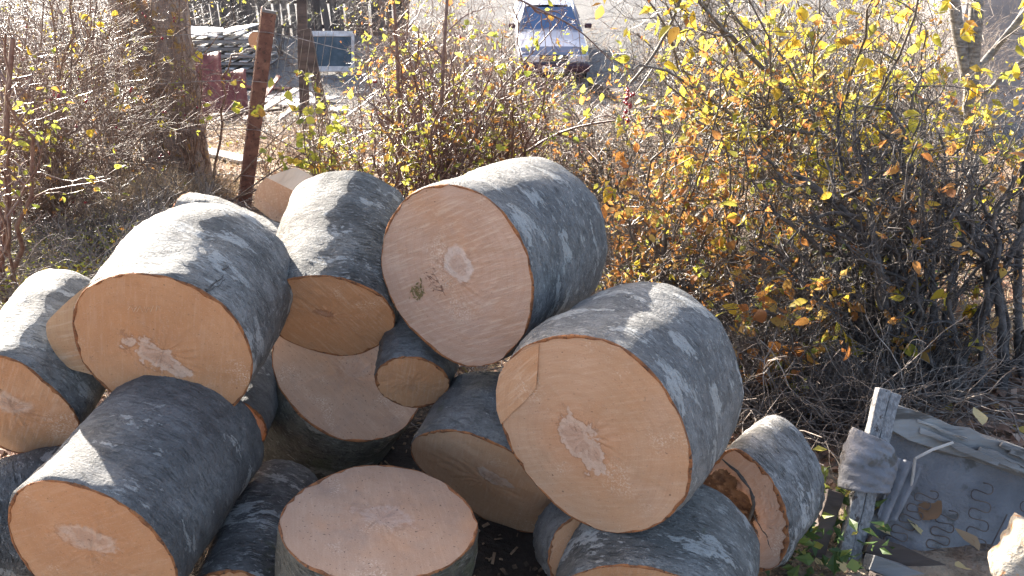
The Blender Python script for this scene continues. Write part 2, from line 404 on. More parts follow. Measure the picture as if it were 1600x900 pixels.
# ------------------------------------------------------------------ the log pile
NA = 72
LOGS = {
    'L1': ((-0.87, 1.804, 0.723), (-0.078, -0.989, -0.123), 0.380, [0.227, 0.227, 0.223, 0.223, 0.23, 0.236, 0.237, 0.233, 0.229, 0.225, 0.225, 0.226, 0.228, 0.231, 0.233, 0.232, 0.228, 0.228, 0.226, 0.228, 0.233, 0.234, 0.233, 0.227]),
    'L2': ((-0.535, 2.148, 0.65), (-0.037, -0.891, -0.453), 0.420, [0.197, 0.195, 0.195, 0.192, 0.19, 0.195, 0.2, 0.198, 0.192, 0.187, 0.188, 0.192, 0.197, 0.199, 0.2, 0.199, 0.196, 0.192, 0.19, 0.189, 0.19, 0.193, 0.197, 0.198]),
    'L3': ((-0.153, 2.0, 0.842), (-0.542, -0.839, 0.049), 0.400, [0.256, 0.258, 0.253, 0.248, 0.245, 0.249, 0.258, 0.259, 0.255, 0.251, 0.248, 0.247, 0.247, 0.25, 0.253, 0.256, 0.256, 0.257, 0.254, 0.25, 0.248, 0.248, 0.249, 0.253]),
    'L4': ((-0.542, 2.356, 0.337), (0.503, -0.222, 0.835), 0.360, [0.261, 0.267, 0.272, 0.266, 0.259, 0.257, 0.258, 0.263, 0.268, 0.268, 0.265, 0.263, 0.262, 0.26, 0.261, 0.263, 0.266, 0.269, 0.273, 0.268, 0.259, 0.255, 0.255, 0.257]),
    'L5': ((-0.291, 2.07, 0.476), (0.003, -0.953, -0.303), 0.220, [0.109, 0.108, 0.107, 0.107, 0.109, 0.111, 0.113, 0.113, 0.111, 0.11, 0.109, 0.11, 0.11, 0.11, 0.109, 0.108, 0.108, 0.109, 0.111, 0.112, 0.111, 0.111, 0.111, 0.11]),
    'L6': ((-0.073, 1.906, 0.246), (-0.425, -0.826, -0.37), 0.220, [0.25, 0.239, 0.211, 0.216, 0.224, 0.242, 0.248, 0.245, 0.24, 0.237, 0.236, 0.237, 0.241, 0.236, 0.233, 0.236, 0.241, 0.242, 0.236, 0.231, 0.23, 0.231, 0.24, 0.248]),
    'L7': ((0.179, 1.602, 0.612), (-0.556, -0.831, -0.007), 0.340, [0.259, 0.254, 0.254, 0.251, 0.252, 0.261, 0.265, 0.265, 0.261, 0.259, 0.256, 0.257, 0.257, 0.253, 0.251, 0.257, 0.264, 0.265, 0.259, 0.253, 0.252, 0.256, 0.262, 0.267]),
    'L8': ((-0.309, 1.536, 0.423), (0.126, 0.091, 0.988), 0.420, [0.23, 0.232, 0.231, 0.232, 0.232, 0.234, 0.233, 0.231, 0.226, 0.224, 0.225, 0.23, 0.232, 0.229, 0.227, 0.226, 0.23, 0.234, 0.238, 0.237, 0.23, 0.221, 0.218, 0.222]),
    'L9': ((-0.949, 1.445, 0.407), (-0.173, -0.982, -0.077), 0.450, [0.2, 0.202, 0.209, 0.215, 0.21, 0.202, 0.198, 0.199, 0.203, 0.208, 0.211, 0.21, 0.206, 0.204, 0.201, 0.204, 0.201, 0.202, 0.206, 0.211, 0.21, 0.205, 0.203, 0.201]),
    'L10': ((-0.675, 1.511, 0.173), (-0.001, -1.0, 0.016), 0.450, [0.116, 0.115, 0.115, 0.115, 0.116, 0.117, 0.117, 0.118, 0.118, 0.118, 0.117, 0.116, 0.116, 0.115, 0.115, 0.115, 0.116, 0.116, 0.117, 0.118, 0.118, 0.118, 0.117, 0.116]),
    'L11': ((0.318, 1.471, 0.132), (-0.297, -0.944, -0.146), 0.300, [0.245, 0.25, 0.253, 0.253, 0.25, 0.244, 0.239, 0.235, 0.232, 0.232, 0.235, 0.24, 0.245, 0.25, 0.253, 0.253, 0.249, 0.244, 0.239, 0.234, 0.232, 0.232, 0.235, 0.24]),
    'L12': ((0.612, 1.757, 0.261), (-0.624, -0.775, 0.101), 0.270, [0.133, 0.136, 0.14, 0.144, 0.149, 0.157, 0.165, 0.17, 0.171, 0.165, 0.152, 0.142, 0.133, 0.129, 0.129, 0.134, 0.141, 0.155, 0.171, 0.187, 0.166, 0.15, 0.138, 0.135]),
    'L13': ((-1.295, 1.811, 0.554), (-0.04, -0.976, -0.2), 0.380, [0.167, 0.168, 0.171, 0.173, 0.175, 0.181, 0.17, 0.167, 0.167, 0.169, 0.17, 0.173, 0.162, 0.154, 0.152, 0.163, 0.176, 0.185, 0.179, 0.172, 0.166, 0.16, 0.162, 0.165]),
    'L18': ((0.172, 1.631, 0.233), (0.255, -0.908, 0.332), 0.140, [0.085, 0.087, 0.091, 0.095, 0.099, 0.101, 0.101, 0.097, 0.093, 0.089, 0.086, 0.085, 0.085, 0.087, 0.091, 0.095, 0.099, 0.101, 0.101, 0.097, 0.093, 0.089, 0.086, 0.085]),
}
# pith pixel, heart stain half axes (m), stain angle in the picture, base colour, alternate, halo, saw angle, bark style
PEACH = ((.56, .345, .215), (.50, .295, .17)); ORNG = ((.56, .30, .155), (.48, .24, .115)); PINK = ((.54, .355, .26), (.47, .295, .205)); DULL = ((.48, .315, .215), (.42, .265, .175))
STYLE = {
    'L1': ((243, 555), (.088, .040), 38, ORNG, .35, 15, 'A'),
    'L2': ((508, 490), (.030, .016), 20, ORNG, .15, -28, 'B'),
    'L3': ((716, 412), (.056, .048), 70, PINK, .18, 62, 'C'),
    'L4': ((556, 575), (.070, .050), 10, DULL, .25, 5, 'D'),
    'L5': ((645, 606), (.020, .017), 0, ORNG, .2, 10, 'E'),
    'L6': ((775, 748), (.055, .034), 25, PEACH, .3, 20, 'E'),
    'L7': ((908, 690), (.092, .050), 38, PEACH, .55, 65, 'C'),
    'L8': ((603, 806), (.075, .042), 15, DULL, .15, -15, 'D'),
    'L9': ((138, 842), (.070, .038), 15, ORNG, .25, 65, 'E'),
    'L10': ((368, 948), (.02, .02), 0, ORNG, .2, 10, 'R'),
    'L11': ((1010, 990), (.05, .03), 0, ORNG, .2, 10, 'F'),
    'L12': ((1150, 760), (.02, .02), 0, PINK, .3, 30, 'R2'),
    'L13': ((18, 632), (.060, .036), 20, ORNG, .25, 30, 'A'),
    'L18': ((905, 865), (.02, .02), 0, ORNG, .2, 30, 'E'),
}
BARKS = {
    'A': mat_bark('bark_grey_scarred', (.29, .28, .26), (.13, .125, .115), lich_amt=.9, seed=1, moss_amt=.05),
    'B': mat_bark('bark_streaky', (.22, .215, .20), (.095, .091, .084), lich_amt=.85, seed=2.5, moss_amt=.12, fiss=1.4),
    'C': mat_bark('bark_smooth_grey', (.25, .245, .235), (.15, .146, .14), lich_amt=.95, seed=4.2, moss_amt=.12, fiss=.7),
    'D': mat_bark('bark_olive', (.17, .155, .118), (.085, .078, .06), (.33, .31, .26), lich_amt=.7, seed=6.1, moss_amt=.5),
    'E': mat_bark('bark_slate', (.21, .207, .20), (.115, .112, .108), lich_amt=.45, seed=8.7, moss_amt=.1, fiss=.5, fleck=.4),
    'F': mat_bark('bark_mottled', (.23, .225, .21), (.115, .112, .104), lich_amt=.85, seed=11.3, moss_amt=.3),
    'R': mat_bark('bark_rough_dark', (.17, .166, .158), (.08, .077, .073), lich_amt=.75, seed=13.9, moss_amt=.1, fiss=2.),
    'R2': mat_bark('bark_rough_flaking', (.30, .29, .28), (.10, .095, .088), (.50, .48, .45), lich_amt=.6, seed=15.2, moss_amt=.0, fiss=2.2),
}
SAW = {'L1': .35, 'L2': .7, 'L3': 1.1, 'L4': .45, 'L5': .6, 'L6': .5, 'L7': .45, 'L8': .35, 'L9': .35, 'L12': .5, 'L13': .7}
PATCH = {'L2': (.27, .12, .075), 'L5': (.40, .22, .12), 'L4': (.56, .44, .37), 'L8': (.58, .47, .41), 'L3': (.70, .58, .50), 'L12': (.2, .1, .06), 'L10': (.4, .2, .1)}
HEART = {'L1': (1., 2.6, .05), 'L3': (1., 1.1, .12), 'L4': (.6, 1.6, .5), 'L6': (.9, 2.2, .1), 'L7': (1., 3.0, .03), 'L8': (.65, 2.4, .45), 'L9': (.85, 1.9, .2), 'L13': (.8, 1.4, .25), 'L5': (.6, .8, .4), 'L2': (.9, 3.2, .1)}
LABEL = {
    'L1': 'big orange-faced log with a sawn flare at one side and a cracked knot',
    'L2': 'log near the top with orange oval face and small dark star crack',
    'L3': 'topmost big round log with a pale pink face, white heart ring and brown leaf smears',
    'L4': 'dull pink-faced log tipped face up under the orange oval log, olive bark below',
    'L5': 'smallest log of the pile, a short orange-faced billet wedged under the topmost log',
    'L6': 'half-shaded log wedged below the small billet and beside the biggest log',
    'L7': 'biggest log, its broad peach face with large jagged heart and stepped cut near the rim',
    'L8': 'log standing upright at the front with its round greyish-pink sawn top facing the sky',
    'L9': 'orange-faced log in front of the flared log, a bright sunlit patch crossing its slate bark',
    'L10': 'thin dark rough-barked log lying between the upright log and the sunlit-patch log',
    'L11': 'grey mottled log lying in front below the biggest log, face mostly out of view',
    'L12': 'short log with a rotten brown hollow in its face and thick flaking grey bark',
    'L13': 'log with lobed sun-bleached bark at the edge of the pile, face partly cropped',
    'L18': 'brown sawn end peeping out of the dark gap under the biggest log',
}
GROUP = 'sawn beech logs heaped in a pile'

from mathutils.bvhtree import BVHTree
SHELL = {}
def frame(n):
    n = np.array(n, float); n /= np.linalg.norm(n)
    e1 = np.cross(n, [0, 0, 1.])
    if np.linalg.norm(e1) <= .3: e1 = np.cross(n, [0, 1., 0])
    e1 /= np.linalg.norm(e1)
    return e1, np.cross(n, e1), n

def log_matrix(c, n):
    e1, e2, n = frame(n)
    m = Matrix.Identity(4)
    for i in range(3):
        m[i][0], m[i][1], m[i][2], m[i][3] = e1[i], e2[i], n[i], c[i]
    return m

def smooth_profile(pr):
    a = np.arange(NA) * 2 * math.pi / NA
    xs = np.linspace(0, 2 * math.pi, len(pr) + 1)
    q = np.interp(a, xs, list(pr) + [pr[0]])
    for _ in range(2): q = (np.roll(q, 1) + 2 * q + np.roll(q, -1)) / 4
    return a, q

def disc(a, prof, z, rings, rng, rough=.0012, fn=None):
    V = [[0, 0, z]]; 
    fr = (np.arange(1, rings + 1) / rings) ** .9
    for f in fr:
        V += np.stack([np.cos(a) * prof * f, np.sin(a) * prof * f, np.full(NA, z)], 1).tolist()
    V = np.array(V); V[:, 2] += rng.normal(0, rough, len(V)) * (np.hypot(V[:, 0], V[:, 1]) < prof.min() * .97)
    if fn is not None: V[:, 2] += fn(V)
    T = []
    for i in range(NA): T.append((0, 1 + i, 1 + (i + 1) % NA))
    for r in range(rings - 1):
        b = 1 + r * NA
        for i in range(NA):
            j = (i + 1) % NA
            T += [(b + i, b + NA + i, b + NA + j), (b + i, b + NA + j, b + j)]
    return V, np.array(T)

def make_log(key, c, n, L, pr, pith, ab, ang, cols, halo, saw, bark, label, lobes=0., hole=None, seed=0, ringw=.007, flare=0.):
    rng = np.random.default_rng(100 + seed)
    mat = log_matrix(c, n)
    root = empty('log', label=label, cat='log', group=GROUP, matrix=mat)
    a, prof = smooth_profile(pr)
    jt = rng.normal(0, .0013, NA); prof = prof + (jt + np.roll(jt, 1)) / 2
    # bark shell
    K = 26; zs = -L * np.linspace(0, 1, K) ** 1.0; zs[1] = -.006
    ph = rng.random(8) * 6.28
    V = []
    kn = [(rng.random() * 6.28, rng.uniform(.15, .9), rng.uniform(.005, .013), rng.uniform(.10, .22)) for _ in range(5)]
    for k, z in enumerate(zs):
        t = -z / L
        q = prof * (1 + .012 * np.sin(2 * a + ph[0] + t * 2) * t + .010 * np.sin(5 * a + ph[1] + 3 * t) * np.sin(3 * t + ph[2]) + .006 * np.sin(9 * a + ph[3] + 7 * t) + flare * t)
        q = q * (1 + .008 * np.sin(t * 14 + ph[4] + np.sin(a + ph[5])))
        for ka, kt, kh, kw in kn:
            da = np.angle(np.exp(1j * (a - ka))); q = q + kh * np.exp(-(da / (kw / .22 * .9)) ** 2 - ((t - kt) / (kw * 1.2)) ** 2) * min(1, t * 6)
        if lobes: q = q * (1 + lobes * t * np.sin(3 * a + ph[6] + 1.0))
        q = q + rng.normal(0, .0010, NA)
        if k == 0: q = prof - .003
        if k == K - 1: q = q - .003
        V.append(np.stack([np.cos(a) * q, np.sin(a) * q, np.full(NA, z)], 1))
    back = V[-1].copy()
    V = np.concatenate(V); idx = np.arange(K * NA).reshape(K, NA)
    Q = np.stack([idx[:-1], idx[1:], np.roll(idx[1:], -1, 1), np.roll(idx[:-1], -1, 1)], -1).reshape(-1, 4)
    link('bark', np_mesh('bark', V, Q), BARKS[bark], root)
    SHELL[key] = BVHTree.FromPolygons(V.tolist(), Q.tolist())
    # pith in local coordinates
    r_ = ray(*pith); e1, e2, nn = frame(n); c = np.array(c)
    hit = CAMP + r_ * (((c - CAMP) @ nn) / (r_ @ nn)) - c
    pl = (hit @ e1, hit @ e2)
    if pl[0] ** 2 + pl[1] ** 2 > (prof.min() * .7) ** 2: pl = (0, 0)
    fm = mat_wood_face('sawn_face', cols[0], cols[1], patch=PATCH.get(key, (.66, .51, .41)), saw_amt=SAW.get(key, .5), patch_amt=HEART.get(key, (.9, 1.5, .1))[0], ragged=HEART.get(key, (.9, 1.5, .1))[1], soft=HEART.get(key, (.9, 1.5, .1))[2], ring=.35 if key in ('L8', 'L4') else .8, dirt=1. if key in ('L8', 'L4') else .35, ab=ab, rot=-(180 - ang), pith=pl, seed=seed * 3.7, orange=halo, saw=saw)
    prof_in = prof - ringw * np.clip(.85 + .35 * np.sin(7 * a + ph[1]) + .3 * np.sin(3 * a + ph[2]) + .35 * rng.normal(0, 1, NA), .25, 2.2)
    fn = None
    if hole is not None: fn = hole
    Vf, Tf = disc(a, prof_in, .0, 26 if hole else 10, rng, fn=fn)
    if hole is not None:
        dep = hole(Vf)[Tf].mean(1)
        fo_ = link('cut_face', np_mesh('cut_face', Vf, Tf), [fm, M['rotten']], root)
        fo_.data.polygons.foreach_set('material_index', np.ascontiguousarray(dep < -.006, dtype=np.int32)); fo_.data.update()
    else:
        link('cut_face', np_mesh('cut_face', Vf, Tf), fm, root)
    # inner bark ring, a little proud of the sawn wood
    po = prof - .0015; pi_ = prof_in - .001
    R4 = [np.stack([np.cos(a) * q, np.sin(a) * q, np.full(NA, z)], 1) for q, z in ((pi_, -.002), (pi_ + .0008, .0016), (po - .0012, .0016), (po, -.003))]
    V = np.concatenate(R4); idx = np.arange(4 * NA).reshape(4, NA)
    Q = np.stack([idx[:-1], idx[1:], np.roll(idx[1:], -1, 1), np.roll(idx[:-1], -1, 1)], -1).reshape(-1, 4)[:, ::-1]
    link('inner_bark', np_mesh('inner_bark', V, Q), M['inner_bark'], root)
    # the far end
    pb = np.hypot(back[:, 0], back[:, 1]) - .001
    Vb, Tb = disc(a, pb, -L + .002, 5, rng)
    link('back_face', np_mesh('back_face', Vb, Tb[:, ::-1]), M['old_end'], root)
    return root, prof

M['old_end'] = mat_noise('old_end_grain', (.26, .20, .155), (.18, .135, .105), 7, .9, .5, 60)
M['rotten'] = mat_noise('rotten_wood', (.20, .115, .065), (.09, .05, .032), 22, .9, .9, 60, c3=(.27, .17, .10))
M['crack'] = mat_noise('crack', (.05, .045, .04), (.10, .09, .08), 60)

def hollow(V):
    x, y = V[:, 0], V[:, 1]
    x = x + .02 * np.sin(y * 30)
    d = np.hypot((x - .05) / .098, (y - .005) / .105) + .10 * np.sin(5 * np.arctan2(y, x - .05)) + .05 * np.sin(11 * np.arctan2(y, x - .05) + 1)
    return -.016 * np.clip((1.0 - d) * 4, 0, 1) - .012 * np.clip(1 - d * 1.3, 0, 1)

made = {}
for i, (k, (c, n, L, pr)) in enumerate(LOGS.items()):
    pith, ab, ang, cols, halo, saw, bk = STYLE[k]
    made[k] = make_log(k, c, n, L, pr, pith, ab, ang, cols, halo, saw, bk, LABEL[k], lobes=.07 if k == 'L13' else 0., hole=hollow if k == 'L12' else None, seed=i, ringw=.013 if k == 'L12' else .0065, flare=.02 if k in ('L11', 'L10') else 0.)

def simple_log(c, n, L, r, bark, label, seed, cols=ORNG):
    rng = np.random.default_rng(seed)
    pr = r * (1 + .03 * np.sin(np.arange(24) * 2 * math.pi / 24 * 2 + rng.random() * 6) + .015 * np.sin(np.arange(24) * 2 * math.pi / 24 * 5))
    e = np.array(c)
    px, py, _ = project(e)
    return make_log('', c, n, L, pr.tolist(), (px, py), (.03, .02), 0, cols, .25, 20, bark, label, seed=seed)

def p3(px, py, y): return at(px, py, y)
a_, b_ = p3(292, 336, 2.74), p3(470, 404, 2.56)
simple_log(a_, a_ - b_, float(np.linalg.norm(a_ - b_)), .085, 'A', 'slim grey log lying crosswise behind the flared log at the back of the pile', 31)
nn_ = np.array([-.85, -.5, .05]); nn_ /= np.linalg.norm(nn_)
simple_log(p3(25, 815, 1.72) + nn_ * .30, nn_, .62, .16, 'R', 'dark rough log on the ground below the sun-bleached lobed log', 32)
simple_log(p3(362, 668, 2.02), (0.05, -1, -.05), .3, .10, 'E', 'reddish sawn end in the shadow between the flared log and the olive-barked log', 33, ((.40, .20, .12), (.33, .16, .10)))
simple_log((-.62, 2.74, .36), (-.2, -1, 0), .40, .26, 'C', 'log on the far side of the heap holding up the split wedge', 34)
simple_log((-1.12, 2.40, .27), (-.1, -1, 0), .40, .24, 'F', 'log on the far side of the heap under the slim crosswise log', 35)
simple_log((.20, 2.33, .20), (-.5, -.85, 0), .42, .20, 'E', 'log on the far side of the heap under the topmost log', 36)

def on_face(key, px, py, lift=.002):
    c, n, L, pr = LOGS[key]
    e1, e2, nn = frame(n); r = ray(px, py)
    h = CAMP + r * (((np.array(c) - CAMP) @ nn) / (r @ nn)) - np.array(c)
    return np.array([h @ e1, h @ e2, lift])

# root flare of the flared log: its own stepped cut, set back from the main face
root = made['L1'][0]
fo = [(175, 425), (140, 442), (106, 470), (85, 490), (72, 504), (73, 525), (82, 545), (95, 563), (110, 577), (134, 582), (215, 610), (225, 480)]
P = []
for px, py in fo:
    c, n, L, pr = LOGS['L1']; e1, e2, nn = frame(n); r = ray(px, py); cc = np.array(c) - nn * .03
    h = CAMP + r * (((cc - CAMP) @ nn) / (r @ nn)) - np.array(c)
    P.append((h @ e1, h @ e2))
P = np.array(P)
Pf = []
for i in range(len(P)):                       # densify
    for t in (0, .33, .66): Pf.append(P[i] * (1 - t) + P[(i + 1) % len(P)] * t)
P = np.array(Pf); P = (np.roll(P, 1, 0) + 2 * P + np.roll(P, -1, 0)) / 4
cen = np.array([.02, .0]); K = 10; V = []
for k in range(K):
    t = k / (K - 1); q = P + (cen - P) * (.62 * t ** 1.4)
    V.append(np.concatenate([q, np.full((len(P), 1), -.03 - t * .33)], 1))
V = np.concatenate(V); m_ = len(P); idx = np.arange(K * m_).reshape(K, m_)
Q = np.stack([idx[:-1], idx[1:], np.roll(idx[1:], -1, 1), np.roll(idx[:-1], -1, 1)], -1).reshape(-1, 4)
link('root_flare', np_mesh('root_flare', V, Q), BARKS['A'], root)
bmv = MB(); bmv.v = [(float(x), float(y), -.029) for x, y in P]; bmv.f = [tuple(range(m_))]
bmv.build('flare_cut', mat_wood_face('flare_cut', (.56, .36, .21), (.50, .30, .16), ab=(.001, .001), seed=9, saw=75, orange=.0, patch_amt=0), root)
# knotty crack in its bark, chalk scribble on its face
def bark_point(key, px, py, lift=-.0012):
    """first hit of the pixel ray with the log's cylinder, in local coordinates"""
    c, n, L, pr = LOGS[key]; e1, e2, nn = frame(n); c = np.array(c); r0 = float(np.mean(pr)) + lift
    o = CAMP - c; r = ray(px, py)
    lo = Vector((o @ e1, o @ e2, o @ nn)); ld = Vector((r @ e1, r @ e2, r @ nn))
    hit, nrm, _, _ = SHELL[key].ray_cast(lo, ld)
    if hit is None: return None
    return np.array(hit + nrm * lift)
kb = MB(); rng = np.random.default_rng(3)
for path in ([(312, 468), (322, 452), (334, 444), (345, 436), (352, 424), (346, 420)], [(322, 456), (332, 450), (344, 446), (354, 432)], [(350, 422), (358, 416)], [(338, 440), (334, 432)], [(308, 474), (316, 462)]):
    fine_ = [np.array(path[i]) * (1 - t) + np.array(path[i + 1]) * t + rng.normal(0, .9, 2) for i in range(len(path) - 1) for t in (0, .34, .67)] + [path[-1]]
    pts = [q for q in (bark_point('L1', *q) for q in fine_) if q is not None]
    if len(pts) < 2: continue
    kb.tube(pts, np.linspace(.0026, .001, len(pts)) * (1 + .3 * rng.random(len(pts))), 5)
kb.build('bark_scar', M['crack'], root)
cb = MB()
M['chalk'] = mat_noise('chalk', (.70, .52, .36), (.64, .45, .29), 60)
for path in ([(206, 480), (209, 487), (214, 479)], [(214, 487), (219, 478), (223, 487)], [(226, 479), (229, 488), (233, 480), (236, 487), (240, 477)], [(244, 486), (246, 477), (250, 481)], [(200, 484), (204, 478)]):
    cb.tube([on_face('L1', *q, .0012) for q in path], .0006, 4)
cb.build('chalk_scribble', M['chalk'], root)
# stepped cut near the rim of the biggest log
sb = MB()
sp = [(777, 640), (776, 608), (781, 585), (792, 566), (812, 551), (843, 536), (842, 560), (838, 606), (822, 625), (800, 645), (784, 662)]
sb.prism([tuple(on_face('L7', *q)[:2]) for q in sp][::-1], .0025, Matrix.Translation((0, 0, .0008)))
sb.build('cut_step', mat_wood_face('cut_step', (.60, .36, .21), (.55, .30, .16), ab=(.001, .001), seed=4, saw=40, orange=0, patch_amt=0), made['L7'][0])
# chips and scars on the end grain
def scar(key, paths, rad, mat, name):
    b = MB()
    for path in paths:
        pts = [on_face(key, *q, .0008) for q in path]
        b.tube(pts, np.linspace(rad, rad * .4, len(pts)), 5)
    b.build(name, M[mat], made[key][0])
M['stain'] = mat_noise('stain', (.20, .10, .06), (.33, .19, .12), 60)
M['olive'] = mat_noise('olive_stain', (.17, .13, .05), (.28, .20, .09), 60)
b = MB(); rng = np.random.default_rng(12)
for path, r0 in (([(1128, 716), (1150, 738), (1172, 762), (1180, 790), (1168, 816), (1150, 826)], .0055), ([(1178, 804), (1188, 822), (1196, 836), (1207, 862)], .0022), ([(1186, 812), (1198, 822), (1206, 826)], .0014), ([(1172, 815), (1182, 832), (1190, 842)], .0014), ([(1160, 826), (1172, 850), (1178, 870)], .0013)):
    f_ = [np.array(path[i]) * (1 - t) + np.array(path[i + 1]) * t + rng.normal(0, 1.1, 2) for i in range(len(path) - 1) for t in (0, .5)] + [path[-1]]
    b.tube([on_face('L12', *q, -.0004) for q in f_], r0 * rng.uniform(.5, 1.2, len(f_)) * np.sin(np.linspace(.35, 2.9, len(f_))), 6)
b.build('rot_crack', M['crack'], made['L12'][0])['kind'] = 'stuff'
# pressed weed sprigs on the topmost log's face
for lab, paths, mt, rad in (('brown dried weed sprig stuck to the face of the topmost log', [[(696, 462), (690, 450), (684, 438), (676, 424)], [(690, 450), (678, 446), (670, 436)], [(686, 442), (672, 432), (666, 430)], [(692, 455), (680, 452), (672, 446)]], 'stain', .0022),
                            ('olive clump of pressed moss on the face of the topmost log', [[(646, 440), (652, 452), (658, 464)], [(656, 440), (654, 456), (650, 468)], [(644, 452), (656, 456), (664, 462)], [(648, 446), (660, 448)], [(645, 460), (655, 462)]], 'olive', .0045)):
    c, n, L, pr = LOGS['L3']
    r0 = empty('dried_sprig' if 'brown' in lab else 'moss_clump', label=lab, cat='plant scrap', matrix=log_matrix(c, n))
    b = MB()
    if mt == 'stain':
        for path in paths:
            b.tube([on_face('L3', *q, .0008) for q in path], np.linspace(.0011, .0005, len(path)), 4)
            for q in path[1:]:
                for _ in range(3):
                    c_ = on_face('L3', q[0] + rng.normal(0, 3), q[1] + rng.normal(0, 3), .0006); an = rng.random() * 6.28; ln = rng.uniform(.003, .007)
                    d_ = np.array([math.cos(an), math.sin(an), 0]) * ln; s_ = np.array([-math.sin(an), math.cos(an), 0]) * ln * .35; n0 = len(b.v)
                    b.v += [tuple(c_ - d_), tuple(c_ + s_ + [0, 0, .0006]), tuple(c_ + d_), tuple(c_ - s_ + [0, 0, .0006])]; b.f.append((n0, n0 + 1, n0 + 2, n0 + 3))
    else:
        for _ in range(60):
            c_ = on_face('L3', 654 + rng.normal(0, 4.5), 454 + rng.normal(0, 7), .0006); an = rng.normal(1.2, .8); ln = rng.uniform(.004, .010)
            d_ = np.array([math.cos(an), math.sin(an), 0]) * ln; s_ = np.array([-math.sin(an), math.cos(an), 0]) * ln * .3; n0 = len(b.v)
            b.v += [tuple(c_ - d_), tuple(c_ + s_ + [0, 0, .001]), tuple(c_ + d_), tuple(c_ - s_ + [0, 0, .001])]; b.f.append((n0, n0 + 1, n0 + 2, n0 + 3))
    b.build('stem', M[mt], r0)['kind'] = 'stuff'

# split wedge behind the pile
y0 = 2.72
fe = [p3(397, 322, y0), p3(399, 302, y0), p3(405, 288, y0), p3(416, 277, y0), p3(470, 304, y0 + .02), p3(462, 352, y0 + .02), p3(425, 344, y0)]
vec = np.array([.05, .20, -.02]); base = np.mean(fe, 0)
root = empty('split_log', base, 'split wedge of pale wood lying behind the orange oval log, its flat top in sun', 'log', GROUP)
fl = [q - base for q in fe]; bl = [q - base + vec for q in fe]
def poly(name, pts, mat): 
    b = MB(); b.v = [tuple(float(t) for t in q) for q in pts]; b.f = [tuple(range(len(pts)))]; return b.build(name, mat, root)
wf = mat_wood_face('wedge_face', (.50, .33, .22), (.45, .28, .17), ab=(.001, .001), seed=8, saw=10, orange=0, patch_amt=0)
ws = mat_noise('split_wood', (.62, .45, .30), (.52, .35, .22), 10, .8, .6, 40, (1, .15, 1))
poly('cut_face', fl, wf); poly('back_face', bl[::-1], wf); poly('split_face', [fl[3], bl[3], bl[4], fl[4]], ws); poly('split_face', [fl[4], bl[4], bl[5], fl[5]], ws)
b = MB(); n_ = len(fl); order = [5, 6, 0, 1, 2, 3]
b.v = [tuple(float(t) for t in fl[i]) for i in order] + [tuple(float(t) for t in bl[i]) for i in order]
b.f = [(i, i + 6, i + 7, i + 1) for i in range(5)]
b.build('bark', BARKS['F'], root, smooth=True)

# chips and bark crumbs fallen between the logs
rng = np.random.default_rng(70); V = []; Tq = []
for k in range(2600):
    x, y = rng.uniform(-1.7, 1.0), rng.uniform(.9, 2.6); z = float(ground(x, y)) + .004
    an = rng.random() * 6.28; l_, w__ = .004 + .016 * rng.random() ** 2, rng.uniform(.0015, .006); d = np.array([math.cos(an), math.sin(an), rng.normal(0, .3)]) * l_; s_ = np.array([-math.sin(an), math.cos(an), rng.normal(0, .3)]) * w__
    c = np.array([x, y, z + .006]); n0 = len(V); up = np.array([0, 0, .004])
    V += [c - d - s_, c + d - s_, c + d + s_, c - d + s_, c - d * .8 - s_ * .8 + up, c + d * .8 - s_ * .8 + up, c + d * .8 + s_ * .8 + up, c - d * .8 + s_ * .8 + up]
    Tq += [(n0 + 4, n0 + 5, n0 + 6, n0 + 7)] + [(n0 + i, n0 + (i + 1) % 4, n0 + 4 + (i + 1) % 4, n0 + 4 + i) for i in range(4)]
o = link('wood_chips', np_mesh('wood_chips', np.array(V), np.array(Tq), False), mat_noise('chip', (.36, .23, .14), (.07, .05, .035), 9, .85, .3, 40))
tag(o, 'wood chips and bark crumbs on the dark soil under the logs', 'wood chips', kind='stuff')

# ------------------------------------------------------------------ plant growing helpers
def walk(rng, P0, D0, Ln, K, wob, grav=0.):
    N = len(P0); P = np.empty((N, K, 3)); P[:, 0] = P0; D = unit(np.array(D0, float)); st = (Ln / (K - 1))[:, None]
    for k in range(1, K):
        D = D + rng.normal(0, wob, (N, 3)); D[:, 2] += grav; D = unit(D)
        P[:, k] = P[:, k - 1] + D * st
    return P

def sprout(rng, P, R, Ln, n, tmin, ang, lrat, K, wob, grav=0., rrat=.6, tip=.35):
    """n side shoots on every line"""
    N, KK, _ = P.shape
    pi = np.repeat(np.arange(N), n); m = len(pi)
    t = rng.uniform(tmin, 1, m) * (KK - 1.001); i = t.astype(int); f = (t - i)[:, None]
    P0 = P[pi, i] * (1 - f) + P[pi, i + 1] * f
    r0 = (R[pi, i] * (1 - f[:, 0]) + R[pi, i + 1] * f[:, 0]) * rrat
    T = unit(P[pi, i + 1] - P[pi, i]); q = unit(np.cross(T, rng.normal(0, 1, (m, 3))))
    a = rng.uniform(*ang, m)[:, None]
    D = np.cos(a) * T + np.sin(a) * q
    L2 = Ln[pi] * rng.uniform(*lrat, m) * (1.15 - .5 * t / KK)
    Pn = walk(rng, P0, D, L2, K, wob, grav)
    Rn = np.maximum(r0[:, None] * np.linspace(1, tip, K)[None], .0009)
    return Pn, Rn, L2

